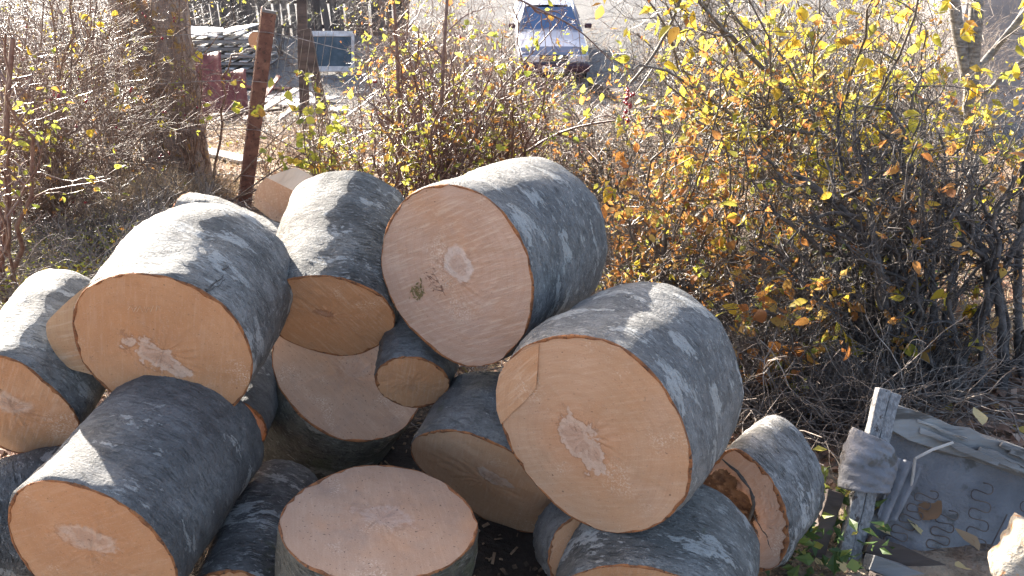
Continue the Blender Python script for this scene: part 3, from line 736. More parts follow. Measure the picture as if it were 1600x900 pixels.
def stems_to(rng, B, T, K=12, bow=.25, wob=.03):
    """curved stems from bases B to tips T"""
    N = len(B); d = T - B; L = np.linalg.norm(d, axis=1)
    up = np.zeros((N, 3)); up[:, 2] = L * bow
    c1 = B + d * .33 + up * 1.0 + rng.normal(0, .06, (N, 3)) * L[:, None]
    c2 = B + d * .70 + up * .7 + rng.normal(0, .06, (N, 3)) * L[:, None]
    t = np.linspace(0, 1, K)[None, :, None]
    P = (1 - t) ** 3 * B[:, None] + 3 * (1 - t) ** 2 * t * c1[:, None] + 3 * (1 - t) * t * t * c2[:, None] + t ** 3 * T[:, None]
    P[:, 1:] += np.cumsum(rng.normal(0, wob / K, (N, K - 1, 3)), 1) * L[:, None, None]
    return P, L

def spline(pts, K):
    pts = np.array(pts, float); n = len(pts)
    s = np.concatenate([[0], np.cumsum(np.linalg.norm(np.diff(pts, axis=0), axis=1))]); t = np.linspace(0, s[-1], K)
    q = np.stack([np.interp(t, s, pts[:, k]) for k in range(3)], 1)
    for _ in range(2): q[1:-1] = (q[:-2] + 2 * q[1:-1] + q[2:]) / 4
    return q

# leaf blades: a full one (single leaves) and a four-triangle one (masses)
def leaf_full(wd=.55, curl=.25, fold=.18, tint=.5, name='leaf', serr=0.):
    st = [(.0, .02), (.12, .55), (.35, 1.), (.62, .85), (.85, .42), (1., .02)]
    V = []
    for t, q in st:
        hw = wd / 2 * q; z = -curl * t * t
        V += [(-hw, t, z + fold * hw), (0, t, z), (hw, t, z + fold * hw)]
    Q = []
    for k in range(len(st) - 1):
        a = k * 3; Q += [(a, a + 1, a + 4, a + 3), (a + 1, a + 2, a + 5, a + 4)]
    return np.array(V, float), np.array(Q)

LV = np.array([(0, 0, 0), (-.27, .45, .06), (0, .5, -.04), (.27, .45, .06), (0, 1, -.2)], float)
LF = np.array([(0, 2, 1), (0, 3, 2), (1, 2, 4), (2, 3, 4)])

def leaf_frames(rng, P, D, droop=.5):
    """orthonormal frames with the blade along y"""
    Y = unit(D + rng.normal(0, .55, D.shape) + np.array([0, 0, -droop]))
    Z = unit(np.cross(Y, rng.normal(0, 1, D.shape))); X = np.cross(Y, Z)
    return np.stack([X, Y, Z], -1)                        # columns

def leaf_mass(name, P, Fm, sz, tint, mat, parent):
    rr = np.random.default_rng(len(P)); lv = np.repeat(LV[None], len(P), 0); lv[:, :, 2] *= rr.uniform(-.6, 2.6, len(P))[:, None]; lv[:, :, 0] *= rr.uniform(.7, 1.3, len(P))[:, None]
    V = P[:, None, :] + np.einsum('nij,nvj->nvi', Fm, lv) * sz[:, None, None]
    Q = (LF[None] + (np.arange(len(P)) * len(LV))[:, None, None]).reshape(-1, 3)
    o = link(name, np_mesh(name, V.reshape(-1, 3), Q, False, np.repeat(tint, len(LV))), mat, parent)
    o['kind'] = 'stuff'
    return o

_leafcache = {}
def leaf_parts(P, Fm, sz, tint, mat, root, wd=.55):
    base = np.array(root.location)
    for i in range(len(P)):
        tb = min(int(tint[i] * 10), 9); var = i % 3
        key = (mat.name, tb, var, wd)
        if key not in _leafcache:
            V, Q = leaf_full(wd * (.85 + .15 * var), (.35, .12, .55)[var], (.25, .5, .1)[var])
            me = np_mesh('leaf', V, Q, True, np.full(len(V), (tb + .5) / 10)); me.materials.append(mat)
            _leafcache[key] = me
        o = bpy.data.objects.new('leaf', _leafcache[key]); COL.objects.link(o); o.parent = root
        m = Matrix.Identity(4); f = Fm[i] * sz[i]; p = P[i] - base
        for r in range(3):
            m[r][0], m[r][1], m[r][2], m[r][3] = float(f[r, 0]), float(f[r, 1]), float(f[r, 2]), float(p[r])
        o.matrix_local = m

def add_leaves(rng, root, P, D, size, mat, n_parts, droop=.5, wd=.55, tints=None):
    N = len(P)
    sz = size[0] * .75 + (size[1] * 1.1 - size[0] * .75) * rng.random(N) ** 1.5; tint = rng.random(N) if tints is None else tints
    Fm = leaf_frames(rng, P, D, droop)
    px, py, z = project(P)
    vis = (px > -20) & (px < 1620) & (py > -20) & (py < 920) & (z > .2)
    score = np.where(vis, sz / np.maximum(z, .2), 0)
    o = np.argsort(-score); big = o[:n_parts]; rest = o[n_parts:]
    if n_parts: leaf_parts(P[big], Fm[big], sz[big], tint[big], mat, root, wd)
    if len(rest): leaf_mass('leaves', P[rest], Fm[rest], sz[rest], tint[rest], mat, root).location = -np.array(root.location)

def on_lines(rng, P, n, tmin=.2):
    N, K, _ = P.shape
    m = max(1, int(n / 2.4))
    i0 = rng.integers(0, N, m); t = rng.uniform(tmin, 1, m) * (K - 1.001); i = t.astype(int); f = (t - i)[:, None]
    p = P[i0, i] * (1 - f) + P[i0, i + 1] * f; d = unit(P[i0, i + 1] - P[i0, i])
    k = rng.integers(0, m, n); k[:m] = np.arange(m)
    return p[k] + rng.normal(0, .011, (n, 3)), d[k]

def put_stems(root, P, R, mat, sides=7, name='stem'):
    base = np.array(root.location)
    for i in range(len(P)):
        V, Q = tubes(P[i:i + 1] - base, R[i:i + 1], sides)
        link(name, np_mesh(name, V, Q), mat, root)

def put_twigs(root, levels, mat, name='twigs'):
    base = np.array(root.location)
    parts = [tubes(P - base, R, 4 if k == 0 else 3) for k, (P, R) in enumerate(levels)]
    V, Q = cat_mesh(parts)
    o = link(name, np_mesh(name, V, Q), mat, root); o['kind'] = 'stuff'
    return o

def region(rng, n, boxes):
    """n points spread over picture boxes (x0, y0, x1, y1, depth0, depth1, weight)"""
    wts = np.array([b[6] for b in boxes], float); wts /= wts.sum()
    k = rng.choice(len(boxes), n, p=wts); out = []
    for i in k:
        x0, y0, x1, y1, d0, d1, _ = boxes[i]
        out.append(at(rng.uniform(x0, x1), rng.uniform(y0, y1), rng.uniform(d0, d1)))
    return np.array(out)

def shrub(name, label, cat, group, seed, bases, tips, twig_mat, stem_r=(.006, .012), n1=7, n2=5, n3=0, l1=(.2, .45), l2=(.25, .5), l3=(.3, .6), bow=.2, wob=.25,
          leaves=None, extra=None, berries=0, stem_mat=None, grav=0., t1=.25, leaf_on=1):
    rng = np.random.default_rng(seed)
    B = np.array([on_ground(px, d) for px, d in bases]); root = empty(name, B.mean(0), label, cat, group)
    T = tips(rng) if callable(tips) else tips
    # each tip grows from one of the closer bases
    dd = np.linalg.norm(T[:, None, :2] - B[None, :, :2], axis=2) + rng.uniform(0, .5, (len(T), len(B)))
    bi = dd.argmin(1); P, L = stems_to(rng, B[bi] + rng.normal(0, .03, (len(T), 3)) * [1, 1, 0], T, 12, bow, .25)
    P[:, 0, 2] -= .05
    R = rng.uniform(*stem_r, len(P))[:, None] * np.linspace(1, .35, 12)[None]
    if extra:
        for pts, r0, r1 in extra:
            q = spline(pts, 12); P = np.concatenate([P, q[None]]); R = np.concatenate([R, np.linspace(r0, r1, 12)[None]]); L = np.append(L, np.linalg.norm(np.diff(q, axis=0), axis=1).sum())
    put_stems(root, P, R, stem_mat or twig_mat)
    P1, R1, L1 = sprout(rng, P, R, L, n1, t1, (.4, 1.2), l1, 8, wob, grav)
    P2, R2, L2 = sprout(rng, P1, R1, L1, n2, .15, (.4, 1.3), l2, 6, wob, grav)
    lev = [(P1, R1), (P2, R2)]; lastP = [P1, P2]
    if n3:
        P3, R3, L3 = sprout(rng, P2, R2, L2, n3, .1, (.4, 1.3), l3, 4, wob, grav); lev.append((P3, R3)); lastP.append(P3)
    put_twigs(root, lev, twig_mat)
    if leaves:
        for (n, size, mat, parts, droop, wd) in leaves:
            p1, d1 = on_lines(rng, lastP[-1], int(n * .65)); p2, d2 = on_lines(rng, lastP[-2], n - len(p1))
            add_leaves(rng, root, np.concatenate([p1, p2]), np.concatenate([d1, d2]), size, M[mat], parts, droop, wd)
    if berries:
        p, d = on_lines(rng, lastP[-1], berries, .7)
        berry_mass(root, p, rng)
    return root

OCT = np.array([(1, 0, 0), (-1, 0, 0), (0, 1, 0), (0, -1, 0), (0, 0, 1.25), (0, 0, -1.25)], float)
OCF = np.array([(0, 2, 4), (2, 1, 4), (1, 3, 4), (3, 0, 4), (2, 0, 5), (1, 2, 5), (3, 1, 5), (0, 3, 5)])
def berry_mass(root, p, rng, size=(.006, .011)):
    s = rng.uniform(*size, len(p))
    V = (p - np.array(root.location))[:, None] + OCT[None] * s[:, None, None]
    Q = (OCF[None] + (np.arange(len(p)) * 6)[:, None, None]).reshape(-1, 3)
    o = link('berries', np_mesh('berries', V.reshape(-1, 3), Q), M['berry'], root); o['kind'] = 'stuff'

# ------------------------------------------------------------------ ground litter, dry grass, weeds
rng = np.random.default_rng(21)
def scatter(n, y0, y1, xr=1.0):
    y = y0 + (y1 - y0) * rng.random(n) ** 1.3; x = rng.uniform(-1, 1, n) * (y * .72 + .6) * xr
    return np.stack([x, y, ground(x, y)], 1)
P = scatter(42000, 2.2, 17); P = P[np.hypot(P[:, 0] + .25, P[:, 1] - 1.9) > 1.15]; N = len(P); P[:, 2] += rng.uniform(.004, .03, N)
D = np.stack([rng.normal(0, 1, N), rng.normal(0, 1, N), rng.normal(0, .25, N)], 1); Y = unit(D)
Z = unit(np.stack([rng.normal(0, .45, N), rng.normal(0, .45, N), np.ones(N)], 1)); X = unit(np.cross(Y, Z)); Z = np.cross(X, Y)
sz = rng.uniform(.03, .075, N)
tag(leaf_mass('leaf_litter', P, np.stack([X, Y, Z], -1), sz, rng.random(N), M['leaf_litter'], None), 'fallen brown leaves littering the ground around the bushes', 'leaf litter')

def blades(n, pts, h, lean, mat, name, label, cat, tint=None, width=(.002, .004), dirbias=(0, 0)):
    N = len(pts); hh = rng.uniform(*h, N); d = unit(np.stack([rng.normal(dirbias[0], lean, N), rng.normal(dirbias[1], lean, N), np.ones(N)], 1))
    side = unit(np.cross(d, rng.normal(0, 1, (N, 3)))); wv = side * rng.uniform(*width, N)[:, None]
    mid = pts + d * hh[:, None] * .55; d2 = unit(d + np.stack([rng.normal(0, .5, N), rng.normal(0, .5, N), rng.normal(-.4, .3, N)], 1)); tip = mid + d2 * hh[:, None] * .5
    V = np.stack([pts - wv, pts + wv, mid + wv * .7, mid - wv * .7, tip], 1)
    Q = np.array([(0, 1, 2), (0, 2, 3), (3, 2, 4)])
    Q = (Q[None] + (np.arange(N) * 5)[:, None, None]).reshape(-1, 3)
    o = link(name, np_mesh(name, V.reshape(-1, 3), Q, False, np.repeat(rng.random(N) if tint is None else tint, 5)), mat)
    return tag(o, label, cat, kind='stuff')
blades(0, scatter(26000, 3.0, 15), (.05, .22), .7, M['grass_dry'], 'grass', 'thin dry grass over the slope behind the pile', 'grass')
blades(0, scatter(26000, 11, 25), (.05, .20), .8, M['grass_dry'], 'grass', 'short bleached grass in the gravel of the yard', 'grass', width=(.003, .006))
# tan tussocks by the old trunk
tp = []
for px, y, n in ((232, 6.2, 900), (262, 6.0, 700), (205, 6.6, 700), (285, 6.6, 500), (180, 5.6, 500), (330, 6.9, 300)):
    c = on_ground(px, y); q = c + np.stack([rng.normal(0, .12, n), rng.normal(0, .12, n), np.zeros(n)], 1); q[:, 2] = ground(q[:, 0], q[:, 1]); tp.append(q)
blades(0, np.concatenate(tp), (.2, .48), .45, M['grass_dry'], 'grass', 'tall tan grass tussocks at the foot of the lichened trunk', 'grass', tint=rng.random(sum(map(len, tp))) * .6, width=(.002, .005))
# fallen twigs on the slope
P = scatter(3800, 2.6, 13); N = len(P); P[:, 2] += rng.uniform(.01, .07, N)
a = rng.random(N) * 6.28; Pt = walk(rng, P, np.stack([np.cos(a), np.sin(a), rng.normal(0, .12, N)], 1), rng.uniform(.12, .6, N), 5, .16)
V, Q = tubes(Pt, rng.uniform(.002, .005, N)[:, None] * np.linspace(1, .5, 5)[None], 3)
tag(link('twig_litter', np_mesh('twig_litter', V, Q), M['twig_pale']), 'pale dead twigs strewn over the slope', 'twigs', kind='stuff')
P = scatter(5200, 12, 25); N = len(P); P[:, 2] += rng.uniform(.01, .05, N)
a = rng.random(N) * 6.28; Pt = walk(rng, P, np.stack([np.cos(a), np.sin(a), rng.normal(0, .2, N)], 1), rng.uniform(.3, 1.2, N), 5, .25)
V, Q = tubes(Pt, rng.uniform(.004, .010, N)[:, None] * np.linspace(1, .5, 5)[None], 3)
tag(link('twig_litter', np_mesh('twig_litter', V, Q), M['twig_tan']), 'dead stalks scattered over the gravel yard', 'twigs', kind='stuff')
# low weeds
def weeds(pts, n_each, r, size, mat, label, name='ground_cover', tmul=1.):
    C = np.repeat(pts, n_each, 0); N = len(C)
    p = C + rng.normal(0, 1, (N, 3)) * np.array([r, r, 0]); p[:, 2] = ground(p[:, 0], p[:, 1]) + rng.uniform(.01, .16, N)
    Fm = leaf_frames(rng, p, np.stack([rng.normal(0, 1, N), rng.normal(0, 1, N), np.full(N, .5)], 1), .1)
    return tag(leaf_mass(name, p, Fm, rng.uniform(*size, N), rng.random(N) * tmul, mat, None), label, 'weeds', kind='stuff')
weeds(np.array([on_ground(rng.uniform(-60, 230), rng.uniform(3.6, 6.2)) for _ in range(150)]), 26, .12, (.02, .04), M['leaf_green'], 'small yellow-green weeds on the sunny slope beside the pile')
weeds(np.array([on_ground(rng.uniform(1150, 1420), rng.uniform(3.0, 5.2)) for _ in range(90)]), 16, .12, (.03, .055), M['leaf_weed'], 'dark green weeds under the thicket')
weeds(np.array([on_ground(rng.uniform(1215, 1330), rng.uniform(1.75, 2.1)) for _ in range(16)]), 16, .05, (.03, .06), M['leaf_weed'], 'dark green ivy leaves on the ground beside the broken chair')

# knee-high tangle of dead stems beside the pile
for nm, boxes, n, mt, label in (('dead_stems', [(1130, 1420, 2.5, 3.6), (960, 1240, 2.9, 4.0)], 2600, 'twig_dark', 'dark tangle of dead bramble stems between the pile and the thicket'), ('dead_stems', [(1140, 1460, 2.45, 3.4), (900, 1240, 3.0, 5.0)], 1500, 'twig_pale', 'pale tangle of dead stalks between the pile and the thicket'), ('dead_stems', [(-80, 330, 3.6, 6.5)], 1300, 'twig_pale', 'pale tangle of dead stalks on the slope beside the lichened trunk'), ('dead_stems', [(-80, 330, 4.5, 7)], 1100, 'twig_dark', 'dark tangle of dead stalks on the slope beside the lichened trunk'), ('dead_stems', [(420, 900, 4.4, 6.5)], 1000, 'twig_dark', 'dark tangle of dead stalks under the thorn shrub')):
    Q0 = []
    for k in range(n):
        bx = boxes[k % len(boxes)]; Q0.append(on_ground(rng.uniform(bx[0], bx[1]), rng.uniform(bx[2], bx[3])))
    Q0 = np.array(Q0); N = len(Q0); Q0[:, 2] += rng.uniform(0, .12, N)
    Pt = walk(rng, Q0, np.stack([rng.normal(0, 1, N), rng.normal(0, 1, N), rng.uniform(.1, 1.3, N)], 1), rng.uniform(.15, .55, N), 7, .25, -.05)
    R0 = rng.uniform(.0018, .004, N)[:, None] * np.linspace(1, .4, 7)[None]
    P1, R1, L1 = sprout(rng, Pt, R0, np.full(N, .35), 3, .2, (.4, 1.2), (.2, .6), 5, .25)
    V, Q = cat_mesh([tubes(Pt, R0, 3), tubes(P1, R1, 3)])
    tag(link(nm, np_mesh(nm, V, Q), M[mt]), label, 'dead stems', kind='stuff')

# ------------------------------------------------------------------ shrubs
R_ = region
# rose bush in the middle, small yellow-green leaves
shrub('rose_bush', 'bushy thorn shrub with small yellow-green leaves behind the pile, in front of the car', 'shrub', None, 41,
      [(x, d) for x, d in ((560, 5.6), (610, 5.3), (655, 5.5), (690, 5.2), (735, 5.5), (790, 5.4), (840, 5.8))],
      lambda r: R_(r, 78, [(570, 60, 900, 200, 4.7, 6.4, 3), (590, -30, 780, 90, 4.9, 6.4, 1.8), (760, 75, 860, 130, 4.9, 6.0, 1.0), (480, 170, 900, 270, 4.6, 6.0, 2)]),
      M['twig_red'], (.006, .013), 9, 7, 0, (.18, .42), (.25, .55), bow=.12, wob=.22,
      leaves=[(2100, (.026, .052), 'leaf_green', 300, .35, .6), (800, (.03, .055), 'leaf_orange', 0, .5, .55)],
      extra=[([at(692, 335, 5.2), at(690, 240, 5.2), at(690, 130, 5.25), at(700, -20, 5.3)], .016, .010), ([at(628, 330, 5.3), at(624, 200, 5.3), at(620, 60, 5.4), at(612, -40, 5.4)], .016, .008),
             ([at(790, 330, 5.4), at(800, 250, 5.3), at(870, 205, 5.2), at(935, 190, 5.0), at(1030, 182, 4.8)], .012, .005),
             ([at(720, 260, 5.0), at(770, 150, 5.0), at(830, 85, 5.0), at(885, 20, 5.1)], .008, .003), ([at(740, 240, 5.1), at(800, 130, 5.0), at(860, 110, 5.0), at(905, 95, 5.0)], .007, .002), ([at(760, -30, 5.0), at(830, 10, 4.9), at(900, 40, 4.8), at(960, 100, 4.8)], .008, .003),
             ([at(745, 330, 5.4), at(742, 240, 5.4), at(748, 150, 5.5)], .014, .008)], berries=40)
# leafy low sprig by the post
shrub('sapling', 'slender sapling with round lime-green leaves between the rusty post and the thorn shrub', 'sapling', None, 42,
      [(470, 5.9), (510, 5.6)], lambda r: R_(r, 9, [(430, 90, 560, 190, 5.0, 5.8, 2), (480, 170, 580, 300, 5.0, 5.8, 1)]), M['twig_tan'], (.004, .008), 6, 4, 0, (.2, .4), (.3, .5), leaves=[(300, (.045, .07), 'leaf_green', 120, .5, .72)],
      extra=[([at(330, 338, 5.7), at(420, 272, 5.6), at(500, 222, 5.6), at(565, 180, 5.7)], .008, .003), ([at(300, 332, 5.9), at(400, 300, 5.8), at(480, 250, 5.7), at(530, 232, 5.6)], .007, .003), ([at(365, 285, 5.7), at(440, 205, 5.7), at(505, 155, 5.8)], .006, .002), ([at(560, 300, 5.5), at(470, 235, 5.6), at(380, 190, 5.7), at(330, 150, 5.8)], .006, .002), ([at(345, 190, 5.8), at(420, 160, 5.8), at(470, 110, 5.9)], .005, .002)])
# yellow leaved shrub, overhanging
shrub('plum_shrub', 'tall shrub with broad bright yellow leaves overhanging beside the parked car', 'shrub', None, 43,
      [(1290, 4.3), (1340, 4.1), (1400, 4.0), (1250, 4.6), (1470, 4.3)],
      lambda r: R_(r, 54, [(1060, -80, 1330, 120, 3.4, 4.8, 3), (1280, -60, 1460, 200, 3.4, 4.8, 3), (940, -80, 1060, 110, 3.3, 4.2, 1.2), (1060, 60, 1330, 230, 3.4, 4.8, 3), (1440, 60, 1620, 260, 3.6, 5.0, 1.4)]),
      M['twig_dark'], (.007, .013), 9, 6, 0, (.18, .42), (.25, .5), bow=.1, wob=.24, t1=.3,
      leaves=[(1700, (.042, .080), 'leaf_yellow', 300, .75, .56), (900, (.025, .045), 'leaf_orange', 0, .5, .5), (900, (.03, .055), 'leaf_green', 0, .5, .55)],
      extra=[([at(1400, 470, 4.0), at(1350, 300, 3.95), at(1290, 212, 3.85), at(1200, 108, 3.8), at(1130, 55, 3.75), at(1090, 0, 3.7)], .022, .008),
             ([at(1290, 212, 3.85), at(1180, 195, 3.75), at(1100, 180, 3.7), at(1040, 130, 3.6)], .010, .004),
             ([at(985, 130, 3.6), at(1020, 90, 3.6), at(1055, 25, 3.6), at(1075, -40, 3.6)], .006, .008)])
# orange hawthorn
shrub('hawthorn_bush', 'hawthorn bush thick with small orange leaves beside the topmost log', 'shrub', None, 44,
      [(1000, 3.9), (1030, 3.7), (1080, 3.9), (1130, 3.7), (1180, 3.9), (1225, 3.7), (1060, 4.3)],
      lambda r: R_(r, 76, [(940, 300, 1110, 480, 3.1, 4.2, 3), (980, 120, 1280, 330, 3.2, 4.4, 5), (1080, 330, 1250, 560, 3.1, 3.8, 2), (1170, 470, 1330, 610, 2.9, 3.5, 1.6)]),
      M['twig_dark'], (.005, .010), 8, 6, 0, (.18, .42), (.25, .55), bow=.1, wob=.26,
      leaves=[(5200, (.020, .044), 'leaf_orange', 300, .4, .62), (400, (.025, .04), 'leaf_green', 0, .4, .6), (300, (.025, .045), 'leaf_yellow', 0, .4, .6)],
      extra=[([at(1030, 480, 3.6), at(1036, 400, 3.6), at(1045, 320, 3.65), at(1060, 230, 3.7)], .016, .009), ([at(1062, 470, 3.6), at(1090, 400, 3.6), at(1120, 330, 3.6)], .010, .006),
             ([at(1240, 560, 3.4), at(1250, 460, 3.4), at(1262, 370, 3.5), at(1270, 290, 3.6)], .018, .010)])
# big orange-yellow leaves low at the right of the pile
shrub('bramble', 'low bramble with large amber leaves between the biggest log and the broken chair', 'shrub', None, 45,
      [(1210, 2.9), (1250, 2.75), (1290, 2.95)], lambda r: R_(r, 26, [(1165, 500, 1360, 640, 2.5, 3.1, 3), (1100, 400, 1360, 520, 2.8, 3.3, 2)]), M['twig_dark'], (.003, .007), 8, 5, 1, (.2, .45), (.3, .55), bow=.2,
      leaves=[(420, (.03, .06), 'leaf_orange', 180, .5, .8), (110, (.04, .07), 'leaf_yellow', 60, .4, .8), (200, (.025, .045), 'leaf_green', 0, .4, .7)])
# dark thicket
th = [([at(1490, 690, 2.75), at(1440, 590, 2.8), at(1400, 490, 2.85), at(1372, 400, 2.9), at(1330, 330, 2.95), at(1240, 270, 3.0)], .028, .012),
      ([at(1400, 680, 2.8), at(1394, 560, 2.8), at(1380, 450, 2.82), at(1362, 360, 2.85), at(1350, 250, 2.9)], .022, .010),
      ([at(1480, 690, 2.75), at(1500, 560, 2.85), at(1560, 440, 2.9), at(1610, 330, 3.0)], .022, .010),
      ([at(1345, 660, 2.9), at(1345, 540, 2.95), at(1330, 440, 3.0), at(1270, 370, 3.05), at(1190, 320, 3.1)], .018, .007),
      ([at(1560, 690, 2.8), at(1570, 560, 2.85), at(1560, 430, 2.9), at(1500, 330, 3.0), at(1420, 260, 3.0)], .024, .010),
      ([at(1400, 490, 2.85), at(1440, 400, 2.85), at(1500, 320, 2.9), at(1560, 270, 2.9)], .013, .006),
      ([at(1215, 690, 3.0), at(1235, 610, 3.0), at(1245, 520, 3.05), at(1250, 430, 3.1)], .022, .012),
      ([at(1620, 680, 2.9), at(1590, 560, 2.95), at(1590, 420, 3.0), at(1600, 250, 3.0)], .022, .012),
      ([at(1440, 600, 2.85), at(1460, 500, 2.85), at(1455, 400, 2.9), at(1480, 280, 2.9)], .014, .007),
      ([at(1345, 340, 2.95), at(1300, 330, 2.9), at(1260, 345, 2.9), at(1230, 380, 2.9)], .010, .004)]
shrub('blackthorn_thicket', 'dark tangled thicket of bare crooked stems behind the broken chair', 'shrub', None, 46,
      [(1345, 3.0), (1400, 2.85), (1460, 2.8), (1500, 2.8), (1560, 2.85), (1600, 2.95), (1440, 3.2)],
      lambda r: R_(r, 52, [(1230, 240, 1620, 420, 2.6, 3.6, 4), (1150, 300, 1300, 420, 2.8, 3.4, 1.4), (1380, 400, 1620, 560, 2.6, 3.3, 2), (1250, 150, 1640, 300, 2.8, 3.6, 3), (1150, 420, 1340, 560, 2.7, 3.2, 1.2)]),
      M['thicket'], (.007, .017), 8, 6, 1, (.2, .5), (.25, .6), (.3, .7), bow=.1, wob=.30, t1=.42,
      leaves=[(260, (.035, .065), 'leaf_yellow', 120, .5, .6), (900, (.02, .045), 'leaf_orange', 120, .4, .6)], extra=th)
# dry bushes on the left
shrub('dry_bush', 'dry straggly bush with red berries and few yellow leaves beside the lichened trunk', 'shrub', None, 47,
      [(-30, 5.4), (30, 5.8), (80, 5.2), (130, 5.9), (180, 6.2), (60, 6.8)],
      lambda r: R_(r, 88, [(-120, -420, 200, -20, 4.6, 6.4, .8), (-60, -20, 230, 140, 4.8, 7, 3), (-60, 100, 240, 260, 4.6, 6.4, 3), (200, -30, 330, 240, 5.4, 6.6, 1), (-60, 240, 130, 330, 4.4, 5.4, 1)]),
      M['twig_tan'], (.005, .010), 9, 7, 1, (.2, .5), (.25, .6), (.3, .6), bow=.15, wob=.22,
      leaves=[(260, (.035, .06), 'leaf_yellow', 120, .5, .7), (380, (.02, .035), 'leaf_green', 0, .4, .6), (200, (.025, .04), 'leaf_orange', 0, .4, .6)], berries=160)
shrub('bare_sapling', 'bare sapling with a forked dark stem at the picture edge beside the sun-bleached log', 'sapling', None, 48,
      [(8, 3.9), (18, 4.0)], lambda r: R_(r, 8, [(-40, 40, 70, 260, 3.6, 4.4, 1)]), M['twig_red'], (.008, .014), 6, 5, 0, (.2, .4), (.3, .5), leaves=[(200, (.03, .045), 'leaf_green', 90, .4, .6)],
      extra=[([at(10, 400, 3.95), at(14, 330, 3.95), at(8, 200, 4.0), at(20, 60, 4.0)], .018, .012)])
# far dry scrub
for seed, name, label, bs, bx, mt, nst, lv in (
    (51, 'dry_scrub', 'pale leafless scrub across the top of the yard behind the yellow shrub', [(1080, 9), (1160, 8.5), (1250, 9), (1330, 8), (1420, 8.6), (1500, 9), (1200, 7.5), (1380, 7.4)],
     [(1040, -70, 1560, 130, 7.4, 10, 3), (1060, 80, 1500, 230, 6.8, 8.5, 2)], 'twig_pale', 190, [(500, (.03, .05), 'leaf_yellow', 0, .5, .6)]),
    (59, 'dry_scrub', 'dark bare scrub growing up against the plank fence', [(320, 22), (380, 22.4), (440, 22), (500, 22.3), (550, 22)],
     [(300, -50, 580, 40, 21.4, 22.8, 1)], 'twig_dark', 60, [(260, (.05, .08), 'leaf_green', 0, .5, .6)]),
    (60, 'dry_scrub', 'dark scrub on the lower slope between the thorn shrub and the yard', [(460, 11), (560, 10.5), (660, 11), (760, 10.4), (860, 11), (950, 10.5), (1060, 10)],
     [(430, 130, 1000, 240, 9.4, 11.6, 3), (980, 60, 1200, 220, 8.8, 10.5, 2)], 'twig_dark', 120, [(700, (.03, .055), 'leaf_orange', 0, .5, .6), (500, (.03, .055), 'leaf_green', 0, .5, .6)]),
    (56, 'dry_scrub', 'dark leafless scrub standing among the pale scrub behind the yellow shrub', [(1100, 7), (1200, 6.6), (1290, 7), (1400, 6.6), (1010, 7.4)],
     [(1000, -40, 1500, 200, 5.8, 7.6, 1)], 'twig_dark', 70, [(900, (.03, .055), 'leaf_yellow', 0, .5, .6)]),
    (57, 'dry_scrub', 'dark leafless scrub between the lichened trunk and the dry berry bush', [(-20, 7.6), (60, 7.2), (140, 7.8), (200, 7.4)],
     [(-60, -40, 240, 260, 6.4, 8, 1)], 'twig_dark', 70, [(300, (.03, .05), 'leaf_yellow', 0, .5, .6)]),
    (58, 'dry_scrub', 'dark twiggy scrub behind the thorn shrub, partly veiling the yard', [(500, 7.4), (600, 7), (700, 7.6), (800, 7.2), (880, 7.6)],
     [(600, 40, 800, 260, 6.4, 8, 2), (470, 150, 900, 260, 6.4, 8, 1)], 'twig_dark', 80, [(350, (.025, .045), 'leaf_green', 0, .5, .6), (200, (.025, .045), 'leaf_orange', 0, .5, .6)]),
    (52, 'dry_scrub', 'reddish leafless scrub behind the dry berry bush', [(-30, 10), (50, 9.5), (120, 10.5), (190, 10)],
     [(-60, -60, 240, 160, 8.6, 11, 1)], 'twig_red', 100, [(900, (.03, .05), 'leaf_yellow', 0, .5, .6)]),
    (53, 'dry_scrub', 'twiggy scrub in front of the plank fence', [(600, 15), (660, 14), (720, 15.5), (780, 15), (560, 16)],
     [(570, -60, 800, 110, 13.5, 16.5, 1)], 'twig_tan', 90, [(700, (.04, .07), 'leaf_green', 0, .5, .6), (300, (.04, .07), 'leaf_orange', 0, .5, .6)]),
    (54, 'dry_scrub', 'thin grey scrub on the slope behind the topmost log', [(900, 6.8), (960, 6.3), (1000, 6.6), (1080, 6.2), (850, 7.2)],
     [(840, 150, 1120, 320, 5.2, 7, 1)], 'twig_dark', 110, [(900, (.025, .045), 'leaf_orange', 0, .5, .6)]),
    (55, 'dry_scrub', 'brown scrub around the heap of scrap', [(320, 9.5), (420, 9), (500, 8.6), (280, 8.4), (560, 9)],
     [(260, 150, 580, 260, 7.6, 9.6, 1)], 'twig_tan', 44, [(160, (.03, .05), 'leaf_green', 0, .5, .6)])):
    shrub(name, label, 'scrub', 'leafless scrub around the yard', seed, bs, (lambda r, bx=bx, nst=nst: R_(r, nst, bx)), M[mt], (.005, .010), 8, 6, 1 if seed in (51, 52) else 0, (.2, .5), (.3, .6), (.3, .7), bow=.12, wob=.22, leaves=lv)

